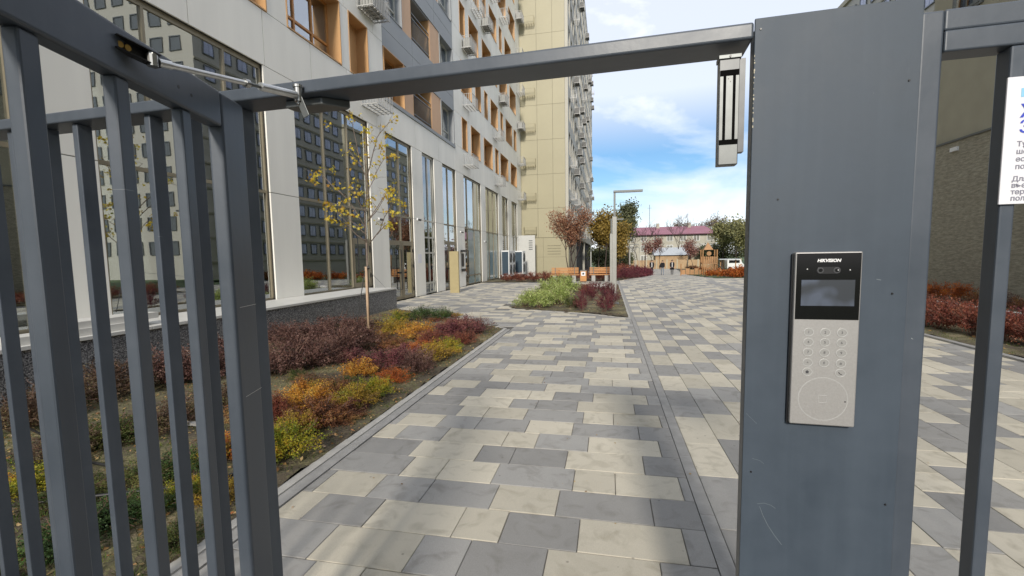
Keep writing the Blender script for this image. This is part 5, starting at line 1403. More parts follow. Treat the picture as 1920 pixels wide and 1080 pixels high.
q = MB(); q.box(XF + .01, -5.75, 36.4, 36.5, -.2, 3.1); scr = tag(obj('screen_wall', q, M['screen_panel']), 'plain pale screen wall closing the gap before the olive tower', 'wall')
for i in range(5):
    q = MB(); q.box(-6.25, -5.95, 36.385, 36.399, 1.95 + i * .17, 2.02 + i * .17); obj('vent_slot', q, M['lamp_dark'], scr)
q = MB(); q.box(-6.46, -6.07, 18.1, 18.22, 0, 1.72); pyl = tag(obj('entrance_pylon', q, M['khaki'], bevel=.006), 'plain khaki metal pylon standing before the shop entrance', 'pylon')
dv = thing('entry_phone', 'black entry phone column on pale pier behind the khaki pylon', 'intercom', (XF + .03, 21.8, .9))
q = MB(); q.box(0, .06, -.12, .12, .1, .75); obj('body', q, M['blackpl'], dv, bevel=.01)
q = MB(); q.box(0, .16, -.22, .22, .82, .92); obj('hood', q, M['blackpl'], dv)
q = MB(); q.box(0, .12, -.16, .16, -.14, .0); obj('junction_box', q, M['blackpl'], dv)
q = MB(); q.box(XF + .002, XF + .006, 16.45, 16.8, 1.28, 1.62); tag(obj('paper_notice', q, M['sign_white']), 'small white paper notice taped to the pier right of the double doors', 'notice')
def camera_dome(y, z, label):
    r = thing('security_camera', label, 'camera', (XF, y, z), 0, 'small cameras on the pale piers')
    q = MB(); q.tube([(0, 0, 0), (.05, 0, 0)], .045, 12); obj('mount', q, M['white'], r)
    q = MB(); q.tube([(.05, 0, -.01), (.16, 0, -.03)], .035, 12); obj('body', q, M['blackpl'], r)
camera_dome(13.5, 2.72, 'small dark camera on the pier behind the young maple')
camera_dome(21.7, 2.70, 'small black camera on the pier above the entry phone')
camera_dome(16.5, 2.93, 'tiny camera right above the double shop doors')
camera_dome(26.1, 2.35, 'tiny camera on the pier between frosted shop windows')

# ------------------------------------------------------------------ shrubs
rs = np.random.RandomState(11)
M['twig'] = mat('reddish_twigs', (.15, .085, .06), .8, var=.25, scale=12)
def shrub_meshes(r, h, pal, nleaf, lsize, ntw, seed, loose=.15):
    rg = np.random.RandomState(seed)
    th = rg.uniform(0, 2 * np.pi, ntw); ph = np.arccos(rg.uniform(.0, 1, ntw)) * .98
    rad = rg.uniform(.72, 1.12, ntw)
    lump = 1 + .16 * np.sin(3 * th + seed) + .1 * np.sin(5 * th + 2.3 * seed)
    E = np.stack([r * rad * lump * np.sin(ph) * np.cos(th), r * rad * lump * np.sin(ph) * np.sin(th), h * rad * (.25 + .75 * np.cos(ph))], 1)
    B0 = rg.normal(size=(ntw, 3)) * [r * .14, r * .14, 0]; B0[:, 2] = 0
    ti = rg.randint(0, ntw, nleaf); t = np.sqrt(rg.uniform(.12, 1.0, nleaf))
    mid = (B0 + E) / 2 + np.array([0, 0, h * .16])
    a, m_, e = B0[ti], mid[ti], E[ti]; tt = t[:, None]
    P = (1 - tt) ** 2 * a + 2 * tt * (1 - tt) * m_ + tt ** 2 * e
    P += rg.normal(size=P.shape) * lsize * 1.1
    P[:, 2] = np.maximum(P[:, 2], .012)
    V, F = leaf_cards(P, lsize, rg, .5, .6, .4)
    tw = rg.uniform(0, 1, ntw)[ti]
    tint = np.clip(.5 * tw + .5 * rg.uniform(0, 1, nleaf), 0, 1)
    fol = np_mesh('foliage', V, F, [M['leaf_' + pal]], tint)
    q = MB()
    for i in range(min(ntw, 26)):
        q.tube([B0[i], mid[i], E[i] * .97], [.0045, .003, .0015], 3, caps=False)
    for i in range(min(ntw, 40)):
        j = (i * 7) % ntw; k2 = rg.uniform(1.02, 1.22); q.tube([mid[j], E[j], E[j] * k2 + np.array([0, 0, h * .05])], [.0026, .0018, .0009], 3, caps=False)
    st = bpy.data.meshes.new('stems'); st.from_pydata(q.v, [], q.f); st.materials.append(M['twig']); st.update()
    return fol, st
LAB = {0: 'yellow-green spirea nearest the gate, by the kerb', 1: 'bright amber-orange spirea left of the paved path, second from gate', 2: 'dark red spirea half hidden behind gate stile',
 3: 'rusty brown spirea behind the nearest yellow-green one', 4: 'mustard spirea with orange tips close to the kerb', 5: 'lime green low spirea at the kerb beyond the mustard one',
 6: 'pale amber spirea standing alone in front of the dark barberries', 7: 'orange-red spirea near the kerb, half way along bed', 8: 'wine red barberry beside the pale amber spirea',
 9: 'wine red barberry in the middle row of the left bed', 10: 'dull plum barberry overhanging the kerb side soil', 11: 'mustard spirea next to the plum barberry at the kerb', 12: 'lime tipped spirea at the kerb near far end of bed',
 13: 'small orange spirea amid wine barberries', 14: 'crimson barberry in the middle of the left bed', 15: 'large wine barberry near far end of left bed', 16: 'widest wine barberry close to the bed corner',
 17: 'last plum barberry at the far tip of left bed', 18: 'small crimson spirea at the kerb before the bed tip', 19: 'mustard yellow bush right of the tree stake', 20: 'golden amber bush mid-way between stake and kerb',
 21: 'rust coloured bush at the foot of the young maple', 22: 'tall green leafy bush at the back corner of the left bed', 23: 'smaller green bush right beside the tall green one', 24: 'lime bush against end of the granite wall', 25: 'rusty low bush near the diagonal kerb',
 26: 'low mossy patch bush before the pale amber spirea', 27: 'brownish low bush in the gap behind amber spirea', 28: 'wine barberry at the right end of the dark mass', 29: 'low rusty spirea among wine barberries'}
cluster_lab = {'plum': ('dark plum barberry in the dense mass below the granite wall', 'dark barberries in front of granite wall'),
 'bramble': ('brown bramble-like bush seen between the gate bars', 'brown bushes behind the gate bars'),
 'rust': ('small rusty bush seen between the gate bars', 'small rusty bushes behind gate bars'),
 'mossy': ('low mossy green bush behind the gate bars', 'mossy bushes behind gate bars'),
 'mustard': ('small mustard bush behind the gate bars', 'small mustard bushes behind gate bars'),
 'orange': ('orange red bush glimpsed between the last gate bars', None), 'green': ('low green plant behind lower part of the gate bars', 'low green plants behind gate bars'),
 'lime': ('small lime bush behind lower gate bars', 'small lime bushes behind gate bars'), 'wine': ('wine bush', None), 'amber': ('amber bush', None), 'crimson': ('crimson bush', None)}
NAMES = {'plum': 'barberry_bush', 'wine': 'barberry_bush', 'burgundy': 'barberry_bush', 'crimson': 'barberry_bush', 'variegated': 'dogwood_bush', 'bramble': 'bramble_bush'}
mcache = {}
def place_shrub(x, y, r, h, pal, label, grp, seed):
    D = max(1.5, math.hypot(x, y)); dist = 'n' if D < 5.5 else ('m' if D < 11 else ('f' if D < 32 else 'x'))
    v = seed % 3; key = (pal, dist, v)
    if key not in mcache:
        nl, ls, nt = {'n': (6500, .0145, 110), 'm': (4200, .020, 80), 'f': (2600, .036, 54), 'x': (900, .085, 26)}[dist]
        rr_, hh_ = (.25, .28) if dist == 'n' else ((.33, .36) if dist == 'm' else (.45, .55))
        if pal == 'bramble': nl = int(nl * .6)
        if pal == 'burgundy': ls *= .7; nl = int(nl * 1.4)
        mcache[key] = shrub_meshes(rr_, hh_, pal, nl, ls, nt, seed * 7 + len(pal)) + (rr_, hh_)
    fol, st, rr_, hh_ = mcache[key]
    t_ = thing(NAMES.get(pal, 'spirea_bush'), label, 'bush', (x, y, zt(y) + .01), rs.uniform(0, 6.28), grp)
    t_.scale = (r / rr_, r / rr_, h / hh_)
    link('foliage', fol, t_); link('stems', st, t_)
    return t_
gb_n = 0
for i, (x, y, r, h, pal) in enumerate(SHRUBS):
    grp = None
    if i in LAB: lab = LAB[i]
    elif y < 10 and x < -1.9: lab, grp = cluster_lab[pal]
    elif y < 24.5 and x < .6:
        if pal == 'variegated': lab, grp = 'bright pale green variegated dogwood in the green mass beside the nearest lamp', 'variegated dogwoods in the middle bed'
        elif pal == 'burgundy': lab, grp = 'upright burgundy barberry left of the nearest lamp post', 'burgundy barberries in the middle bed'
        elif pal == 'mossy': lab = 'brown-green thin bush between dogwoods and burgundy barberries'
        else: lab = 'crimson barberry behind the burgundy ones, below the litter bin'
    elif y < 30 and x < .8: lab, grp = 'red-brown barberry of the hedge behind the benches', 'red hedge behind the benches'
    elif x < 4.5 and y < 80: lab, grp = 'burgundy barberry of the hedge left of the walkers', 'hedge left of the walkers'
    elif x > 4.5 and y < 12: 
        x += .75; lab, grp = ('red-brown barberry of the right hedge behind the fence bars' if pal == 'crimson' else 'bright orange bush of the right hedge behind the fence bars'), 'right hedge ' + pal
    elif x > 9 and y < 18: lab, grp = ('bush of the back row against the rough olive wall'), 'back row against olive wall'; x = min(x, 9.7)
    elif y < 45: lab, grp = 'orange barberry of the far hedge in front of the playground', 'orange hedge before the playground'
    else: lab, grp = 'low rusty bush at far edge of the playground lawn', 'far low bushes'
    k_ = 1.28 if (y < 10 and x < 0) else 1.0
    if pal == 'plum' and i >= 30: h *= .95
    if y < 9.2 and -2.75 < x < -1.9: x -= .13
    place_shrub(x, y, r * k_, h * (1.05 if y < 10 else 1.0), pal, lab, grp, i)
# the rest of the hedge rows, filled in where the beds run on
hx = random.Random(3); n = 0
for i in range(15):
    yy_ = 27.6 + i * 1.35; xx = .95 + (yy_ - 27.6) * .148
    for dx in (0, -1.0):
        place_shrub(xx + dx + hx.uniform(-.1, .1), yy_ + hx.uniform(-.2, .2), .62, .68 + hx.uniform(-.06, .08), 'burgundy' if dx == 0 else 'crimson', 'burgundy barberry of the hedge left of the walkers', 'hedge left of the walkers', 200 + i)
for i in range(16):
    place_shrub(8.0 + (i % 8) * .62, 31.0 + (i // 8) * 1.2, .5, .62, 'orange' if hx.random() < .7 else 'rust', 'orange barberry of the far hedge in front of the playground', 'orange hedge before the playground', 300 + i)
for i in range(12):
    place_shrub(6.9 + hx.uniform(-.1, .1), 5.5 + i * .75, .42, .5, hx.choice(['crimson', 'wine', 'crimson', 'rust']), 'second row barberry of the right hedge', 'second row of right hedge', 400 + i)
for i in range(9):
    place_shrub(9.75, 6.0 + i * .8, .4, .5, hx.choice(['plum', 'rust', 'orange']), 'bush of the back row against the rough olive wall', 'back row against olive wall', 500 + i)
for i in range(8):
    place_shrub(5.95 + hx.uniform(-.08, .08), 11.8 + i * .85, .42, .55, 'crimson', 'red-brown barberry of the right hedge behind the pillar', 'right hedge behind the pillar', 600 + i)
q = MB(); q.box(8.55, 8.72, 2, 18.6, -.1, .10); tag(obj('stone_edging', q, M['coping']), 'pale stone edging between the two rows of the right bed', 'edging')

# low plants filling the gaps of the left bed
ff = random.Random(77)
for i in range(34):
    yy_ = ff.uniform(3.0, 8.6); xx = ff.uniform(-3.9, -2.35)
    if ff.random() < .35: xx = ff.uniform(-4.6, -3.2); yy_ = ff.uniform(6.5, 11)
    if xx > -2.3 - .0 * yy_: continue
    place_shrub(xx, yy_, ff.uniform(.14, .24), ff.uniform(.10, .20), ff.choice(['rust', 'mossy', 'plum', 'rust', 'mustard', 'wine', 'bramble']), 'small low filler plant between the taller bushes of left bed', 'small filler plants in the left bed', 700 + i)
# leaf litter and grass
def scatter(n, poly, box, rg, dens=None):
    out = []
    x0, x1, y0, y1 = box
    while len(out) < n:
        x, y = rg.uniform(x0, x1), rg.uniform(y0, y1)
        if poly is not None and not in_poly(x, y, poly): continue
        if dens and rg.uniform() > dens(x, y): continue
        out.append((x, y, zt(y)))
    return np.array(out)
rg = np.random.RandomState(4)
def litter(P, size, name, label, matk, flat=3.2, cat='leaves'):
    P = P.copy(); P[:, 2] += .03
    V, F = leaf_cards(P, size, rg, flat, .7, .5)
    me = np_mesh(name, V, F, [M[matk]], rg.uniform(0, 1, len(P))); o = link(name, me); o['kind'] = 'stuff'; o['label'] = label; o['category'] = cat; return o
litter(scatter(9000, BED_LEFT, (-6, -2.12, 1, 12.3), rg), .026, 'fallen_leaves', 'dry fallen leaves scattered over soil of the left bed', 'leaf_litter')
litter(scatter(900, BED_GREEN, (-3, .45, 10.9, 23), rg), .05, 'fallen_leaves', 'dry leaves on the bare soil around the nearest lamp', 'leaf_litter')
litter(scatter(900, BED_RIGHT, (5.45, 10.4, 3, 18.6), rg), .05, 'fallen_leaves', 'dry leaves under the right hedge', 'leaf_litter')
Pp = np.array([(rg.uniform(-1.9, 5.0), rg.uniform(2, 14), .002) for _ in range(170)]); Pp[:, 2] = -.024
litter(Pp, .016, 'fallen_leaves', 'few tiny leaves lying on the pavers', 'leaf_litter', 6)
def blades(P, h, name, label):
    n = len(P); V = np.empty((n, 3, 3)); a = rg.uniform(0, 2 * np.pi, n); w = h * .10
    dx = np.stack([np.cos(a), np.sin(a), np.zeros(n)], 1) * w; ln = rg.normal(size=(n, 3)) * h * .5; ln[:, 2] = h * rg.uniform(.5, 1.2, n)
    V[:, 0] = P - dx; V[:, 1] = P + dx; V[:, 2] = P + ln
    me = np_mesh(name, V.reshape(-1, 3), np.arange(n * 3).reshape(n, 3), [M['grass']], rg.uniform(0, 1, n)); o = link(name, me); o['kind'] = 'stuff'; o['label'] = label; o['category'] = 'grass'
def dens(x, y):
    v = math.sin(x * 2.1 + 1) * math.sin(y * 1.7) + math.sin(x * 5.3 + y * 3.1) * .5
    return (.9 if y < 3.3 else .22) * (1 if v > -.1 else .25)
blades(scatter(30000, BED_LEFT, (-6, -2.13, .9, 9.5), rg, dens), .045, 'short_grass', 'thin green grass and moss in the left bed near the gate')
blades(scatter(6000, None, (5.5, 6.2, 3, 18), rg), .05, 'short_grass', 'green grass strip in front of the right hedge')
# irrigation hoses, a stray pipe and pebbles in the left bed
q = MB(); q.tube([(-2.35, 2.75, .05), (-2.6, 2.35, .06), (-3.0, 2.15, .07), (-3.6, 1.9, .06), (-4.4, 1.75, .06)], .011, 8); tag(obj('drip_hose', q, M['rubber'], smooth=True), 'black irrigation hose lying across bed behind the gate bars', 'hose')
q = MB(); q.tube([(-5.2, 3.0, .08), (-4.4, 2.75, .07), (-3.7, 2.5, .06), (-3.1, 2.45, .05)], .010, 8); tag(obj('drip_hose', q, M['rubber'], smooth=True), 'second black hose further left in the bed', 'hose')
q = MB(); q.box(-3.9, -3.45, 3.28, 3.32, .04, .065); tag(obj('plank', q, M['kerb']), 'short pale plank lying in the soil behind the gate bars', 'plank')
for i in range(5):
    me = bpy.data.meshes.new('boulder'); bm = bmesh.new(); bmesh.ops.create_icosphere(bm, subdivisions=2, radius=.12)
    for v_ in bm.verts: v_.co = Vector((v_.co.x * 1.3, v_.co.y, v_.co.z * .8)) * (1 + .18 * math.sin(v_.co.x * 30 + i) * math.cos(v_.co.y * 25))
    bm.to_mesh(me); bm.free(); me.materials.append(M['stone_white']); o = link('boulder', me, None, (-.75 + i * .22, 20.2 + .1 * (i % 2), .1)); tag(o, 'white boulder in the row behind the burgundy barberries', 'boulder', 'white boulders in the middle bed')

# ------------------------------------------------------------------ young staked maple in the left bed
TB = (B['trunk'][0][0], B['trunk'][0][1], 0)
tree = thing('young_maple', 'thin young maple with sparse yellow leaves tied to a stake in the left bed', 'tree', TB)
q = MB(); q.tube(B['trunk'], [.022, .018, .016], 8); obj('trunk', q, M['bark'], tree, TB, smooth=True)
rt = random.Random(9); q = MB(); tips = []
def wig(pts, amp):
    out = []
    for a, b in zip(pts[:-1], pts[1:]):
        out.append(a); out.append([(a[i] + b[i]) / 2 + rt.uniform(-amp, amp) for i in range(3)])
    out.append(pts[-1]); return out
for li, l in enumerate(B['limbs']):
    p_ = wig(l, .012); n = len(p_); r0 = .013 if li == 0 else .0085
    q.tube(p_, [r0 * (1 - .75 * i / (n - 1)) + .0012 for i in range(n)], 6)
    for i in range(2, n):
        if rt.random() < .75:
            s = Vector(p_[i]); d = Vector((rt.uniform(-1, 1), rt.uniform(-.7, .7), rt.uniform(.1, .9))).normalized() * rt.uniform(.12, .32)
            m_ = s + d * .5 + Vector((0, 0, .02)); e = s + d; q.tube([s, m_, e], [.0035, .0025, .0012], 4); tips.append(e)
limbs_o = obj('limbs', q, M['bark'], tree, TB, smooth=True)
# maple leaves: five-pointed, hanging in small tufts
def maple_leaves(P, size, rg_):
    n = len(P); ang = np.radians([0, 25, 48, 78, 112, 150, 180, 210, 248, 282, 312, 335]); rad = np.array([1, .45, .8, .38, .62, .3, .18, .3, .62, .38, .8, .45])
    base = np.stack([np.cos(ang) * rad, np.sin(ang) * rad, np.zeros(12)], 1)
    V = np.empty((n, 12, 3))
    for i in range(n):
        d = rg_.normal(size=3); d[2] += .4; d /= np.linalg.norm(d); e = rg_.normal(size=3); e[2] -= .8; e -= e.dot(d) * d; e /= np.linalg.norm(e); f = np.cross(d, e)
        s = size * rg_.uniform(.6, 1.3)
        V[i] = P[i] + (base[:, :1] * e + base[:, 1:2] * f) * s + d * ((base[:, :1] ** 2) * s * -.3)
    return V.reshape(-1, 3), np.arange(n * 12).reshape(n, 12)
P = []
for c in B['clusters']:
    for _ in range(rt.randint(10, 19)): P.append([c[0] + rt.gauss(0, .055), c[1] + rt.gauss(0, .06), c[2] + rt.gauss(0, .035)])
for e in tips:
    if rt.random() < .6:
        for _ in range(rt.randint(2, 5)): P.append([e.x + rt.gauss(0, .03), e.y + rt.gauss(0, .03), e.z + rt.gauss(0, .03)])
V, F = maple_leaves(np.array(P), .042, rg); V -= np.array(TB)
link('leaves', np_mesh('leaves', V, F, [M['leaf_yellow']], rg.uniform(0, 1, len(P))), tree)
q = MB(); s0, s1 = B['stake']; q.tube([s0, s1], .024, 10); stk = tag(obj('tree_stake', q, M['stake'], smooth=True), 'pale round wooden stake holding the young maple upright', 'stake')
q = MB(); q.tube([(s1[0] - .03, s1[1], s1[2] - .03), (s1[0] + .05, s1[1] + .04, s1[2] - .02)], .03, 8); obj('tie', q, M['rubber'], stk)
q = MB(); q.tube(B['strap'], .008, 6); tag(obj('guy_strap', q, M['rubber']), 'black strap slanting from stake top down to the left', 'strap')
q = MB(); q.tube(B['wire'], .0035, 5); tag(obj('guy_wire', q, M['rope']), 'thin grey guy wire running from stake to the granite wall end', 'wire')

# ------------------------------------------------------------------ generic trees
def grow(seed, h, spread, levels, trunk_h, trunk_r, nlimb, up=.6, forks=1):
    r_ = random.Random(seed); segs = []; ends = []
    def br(p, d, l, rad, lev):
        pts = [p]; n = 4; cur = p.copy(); dd_ = d.copy()
        for i in range(n):
            dd_ = (dd_ + Vector((r_.gauss(0, .13), r_.gauss(0, .13), r_.gauss(.05, .08)))).normalized(); cur = cur + dd_ * l / n; pts.append(cur.copy())
        segs.append((pts, rad, rad * .45)); 
        if lev >= levels: ends.append((pts, lev)); return
        for k in range(nlimb if lev else nlimb + 2):
            t = r_.uniform(.35, 1.0); i = min(n - 1, int(t * n)); s = pts[i].lerp(pts[i + 1], t * n - i)
            a = r_.uniform(0, 6.283); out = Vector((math.cos(a), math.sin(a), 0)) * spread
            nd = (dd_ * up + out + Vector((0, 0, .35))).normalized()
            br(s, nd, l * r_.uniform(.5, .72), rad * .5, lev + 1)
        ends.append((pts, lev))
    for f in range(forks):
        a = 6.283 * f / forks + .4; base = Vector((math.cos(a), math.sin(a), 0)) * (.06 if forks > 1 else 0)
        d0 = Vector((math.cos(a) * .05 * (forks > 1), math.sin(a) * .05 * (forks > 1), 1)).normalized()
        top = base + d0 * trunk_h; segs.append(([base, base.lerp(top, .5) + Vector((r_.gauss(0, .02), r_.gauss(0, .02), 0)), top], trunk_r, trunk_r * .8))
        br(top, d0, h - trunk_h if levels == 0 else (h - trunk_h) * .62, trunk_r * .75, 0)
    return segs, ends
def make_tree(name, label, x, y, h, half, palk, seed, nleaf, lsize, levels=3, grp=None, trunk_h=.25, trunk_r=None, spread=.9, nlimb=3, forks=1, bark='bark_dark', thick=1.0, sides=4):
    z0 = zt(y); t_ = thing(name, label, 'tree', (x, y, z0 - .02), 0, grp)
    tr_ = trunk_r or h * .013
    segs, ends = grow(seed, h, spread, levels, h * trunk_h, tr_, nlimb, forks=forks)
    allp = np.array([tuple(p) for pts, _ in ends for p in pts]); sx = np.percentile(np.abs(allp[:, :2]), 96); sz = allp[:, 2].max()
    kx, kz = half / sx, h / sz
    S = lambda p: Vector((p.x * kx, p.y * kx, p.z * kz))
    q = MB(); q2 = MB()
    for i, (pts, ra, rb_) in enumerate(segs):
        n = len(pts); tgt = q if i % (len(segs) // forks if forks > 1 else 10 ** 9) == 0 and i < 1 * forks * 10 ** 6 and (i == 0 or forks > 1) else q2
        tgt.tube([S(p) for p in pts], [max(thick * .004 * max(1, y / 25), (ra + (rb_ - ra) * j / (n - 1)) * thick) for j in range(n)], sides + (3 if tgt is q else 0), caps=False)
    obj('trunk', q, M[bark], t_, smooth=True); obj('limbs', q2, M[bark], t_, smooth=True)
    if nleaf:
        rg_ = np.random.RandomState(seed); cand = [pts for pts, lv in ends if lv >= levels - 1]
        P_ = np.empty((nleaf, 3)); tint = np.empty(nleaf); ct = rg_.uniform(0, 1, len(cand))
        ci_ = rg_.randint(0, len(cand), nleaf)
        for i in range(nleaf):
            pts = cand[ci_[i]]; j = rg_.randint(1, len(pts) - 1); p = S(pts[j].lerp(pts[j + 1], rg_.uniform())); P_[i] = (p.x, p.y, p.z); tint[i] = .5 * ct[ci_[i]] + .5 * rg_.uniform()
        P_ += rg_.normal(size=P_.shape) * lsize * 1.5
        V_, F_ = leaf_cards(P_, lsize, rg_, .2, .6, .4); link('crown', np_mesh('crown', V_, F_, [M[palk]], tint), t_)
    return t_
make_tree('dry_tree', 'multi-stemmed tree with dry brown curled leaves behind the benches', -2.15, 26.9, 4.35, .88, 'leaf_dead', 5, 6200, .09, levels=3, trunk_h=.10, spread=.30, nlimb=3, forks=4, thick=1.0, trunk_r=.045)
kinds = {'golden': ('birch_tree', 'leaf_golden', 5200, .28, 3, .5), 'evergreen': ('leafy_tree', 'leaf_evergreen', 5200, .34, 3, .8), 'bare': ('bare_tree', None, 0, .2, 4, .6), 'brown': ('bare_tree', 'leaf_brown', 2600, .34, 4, .9),
         'yellowgreen': ('leafy_tree', 'leaf_yellowgreen', 4200, .36, 3, 1.0), 'pink': ('small_tree', 'leaf_pink', 1500, .2, 3, .7)}
TL = ['tallest golden birch right of the olive tower', 'shorter golden birch next to the tower corner', 'dark green tree behind the nearest lamp', 'bare tree left of the house centre', 'tall bare dark-trunked tree before the old house', 'small bare tree right of the tall bare one',
      'small bare tree above the middle walker', 'broad thin brown tree above the right end of the roof', 'brown thin tree showing above the red roof', 'yellow-green tree right of the playground tower', 'yellow-green tree next to the gate pillar edge', 'yellow-green tree partly behind the pillar',
      'small reddish tree left of the walkers', 'small reddish tree left of the playground', 'bare tree behind the dark green tree', 'low yellow-green tree between birch and lamp', 'bare tree over the right corner of the roof', 'small golden tree right of the big birch']
for i, (k_, x, y, h, hw) in enumerate(B['trees']):
    nm, lf, nl, ls, lv, sp = kinds[k_]
    make_tree(nm, TL[i], x, y, h, hw, lf, 40 + i, nl, ls, levels=lv, trunk_h=.18, spread=sp, nlimb=3, thick=1.0, sides=3)
for i, (x, y, h, hw) in enumerate([(-1.2, 75, 3.2, 1.6), (1.0, 80, 2.8, 1.5), (-.3, 68, 2.2, 1.2), (2.4, 84, 2.6, 1.4), (22, 90, 4.5, 2.6), (26, 88, 5, 2.8), (18.5, 92, 4.0, 2.2)]):
    make_tree('leafy_tree', 'dark bushy undergrowth tree in the thicket at the end of the park', x, y, h, hw, 'leaf_evergreen', 80 + i, 2600, .30, levels=3, trunk_h=.08, spread=1.0, grp='dark thicket at the end of the park', sides=3)

# ------------------------------------------------------------------ playground
PX, PY, PZ = 9.0, 45.0, zt(45)
pg = thing('playground_tower', 'orange wooden playground tower with pointed roof, lookout and slide on the right', 'playground', (PX, PY, PZ))
def P_(name, mb, m='play_wood'): return obj(name, mb, M[m], pg)
for (x, y) in ((-.6, -.5), (.6, -.5), (-.6, .5), (.6, .5)):
    q = MB(); q.tube([(x, y, 0), (x, y, 2.35)], .055, 8); P_('post', q)
q = MB(); q.box(-.65, .65, -.55, .55, 1.05, 1.11); P_('platform', q)
for side in range(2):
    for i in range(7):
        q = MB(); x = -.55 + i * .18; yy_ = -.54 if side == 0 else .52; q.box(x, x + .12, yy_, yy_ + .025, 1.12, 1.72); P_('plank', q)
for i in range(6):
    q = MB(); x = -.5 + i * .18; q.box(x, x + .11, -.54, -.515, .1, 1.0); P_('plank', q)
q = MB(); q.v = [(-.75, -.65, 2.36), (.75, -.65, 2.36), (.75, .65, 2.36), (-.75, .65, 2.36), (0, 0, 3.05)]; q.f = [(0, 1, 4), (1, 2, 4), (2, 3, 4), (3, 0, 4), (0, 3, 2, 1)]; q.m = [0] * 5
q.v = [(-.1 + (v[0]) * .55, v[1] * .55, v[2] - .02) for v in q.v]; P_('pointed_roof', q)
q = MB(); q.tube([(-.1, -.58, 2.0), (-.1, -.53, 2.0)], .2, 14); P_('round_lookout', q)
q = MB(); q.v = [(.66, -.25, 1.1), (.66, .25, 1.1), (1.75, .25, .12), (1.75, -.25, .12), (.66, -.25, 1.06), (.66, .25, 1.06), (1.75, .25, .08), (1.75, -.25, .08)]; q.f = [(0, 1, 2, 3), (4, 7, 6, 5), (0, 3, 7, 4), (1, 5, 6, 2), (0, 4, 5, 1), (3, 2, 6, 7)]; q.m = [0] * 6; P_('slide', q, 'lamp_dark')
q = MB(); q.box(.66, 1.75, -.30, -.26, .9, .95); st_ = len(q.v) - 8; q.xform(Matrix.Translation((0, 0, 0)), st_)
for i in range(5):
    q2 = MB(); q2.box(-2.4 + i * .38, -2.4 + i * .38 + .34, -.3, -.26, .1, .55 + .12 * (i % 2)); P_('low_wall_panel', q2)
q = MB(); q.tube([(-2.45, -.28, 0), (-2.45, -.28, 1.1)], .05, 8); P_('post', q)
for i in range(7):
    q = MB(); q.tube([(-1.6, .0 + .0, .12 + .13 * i), (-.68, .0, .12 + .13 * i)], .015, 6) if False else q.box(-1.25 + i * .09, -1.2 + i * .09, -.2, .2, .1 + i * .14, .14 + i * .14); P_('ladder_rung', q)
hut = thing('play_hut', 'small open wooden play house right behind the tower', 'playground', (11.6, 49, zt(49)))
for x in (-.7, .7):
    q = MB(); q.box(x - .04, x + .04, -.04, .04, 0, 1.5); obj('post', q, M['play_wood'], hut)
q = MB(); q.box(-.9, .9, -.5, .5, 1.5, 1.58); obj('roof', q, M['shed'], hut)
q = MB(); q.box(-.66, .66, -.02, .02, .1, .5); obj('panel', q, M['play_wood'], hut)

# parked white van far right
van = thing('parked_van', 'white van parked far off beyond the orange hedge', 'van', (17.3, 70, zt(70)))
q = MB(); prof = [(-1.0, .25), (1.15, .25), (1.2, .8), (.95, 1.05), (.7, 1.6), (-.95, 1.65), (-1.02, 1.4)]
b = 0; q.v = [(x, -.8, z) for x, z in prof] + [(x, .8, z) for x, z in prof]; n = len(prof)
q.f = [tuple(range(n)), tuple(range(2 * n - 1, n - 1, -1))] + [((i + 1) % n, i, n + i, n + (i + 1) % n) for i in range(n)]; q.m = [0] * len(q.f)
obj('body', q, M['white'], van, bevel=.06)
q = MB(); q.box(-.8, .6, -.815, -.802, 1.05, 1.45); obj('side_window', q, M['cam_black'], van)
for x in (-.65, .75):
    q = MB(); q.tube([(x, -.84, .27), (x, -.66, .27)], .27, 16); obj('wheel', q, M['rubber'], van)

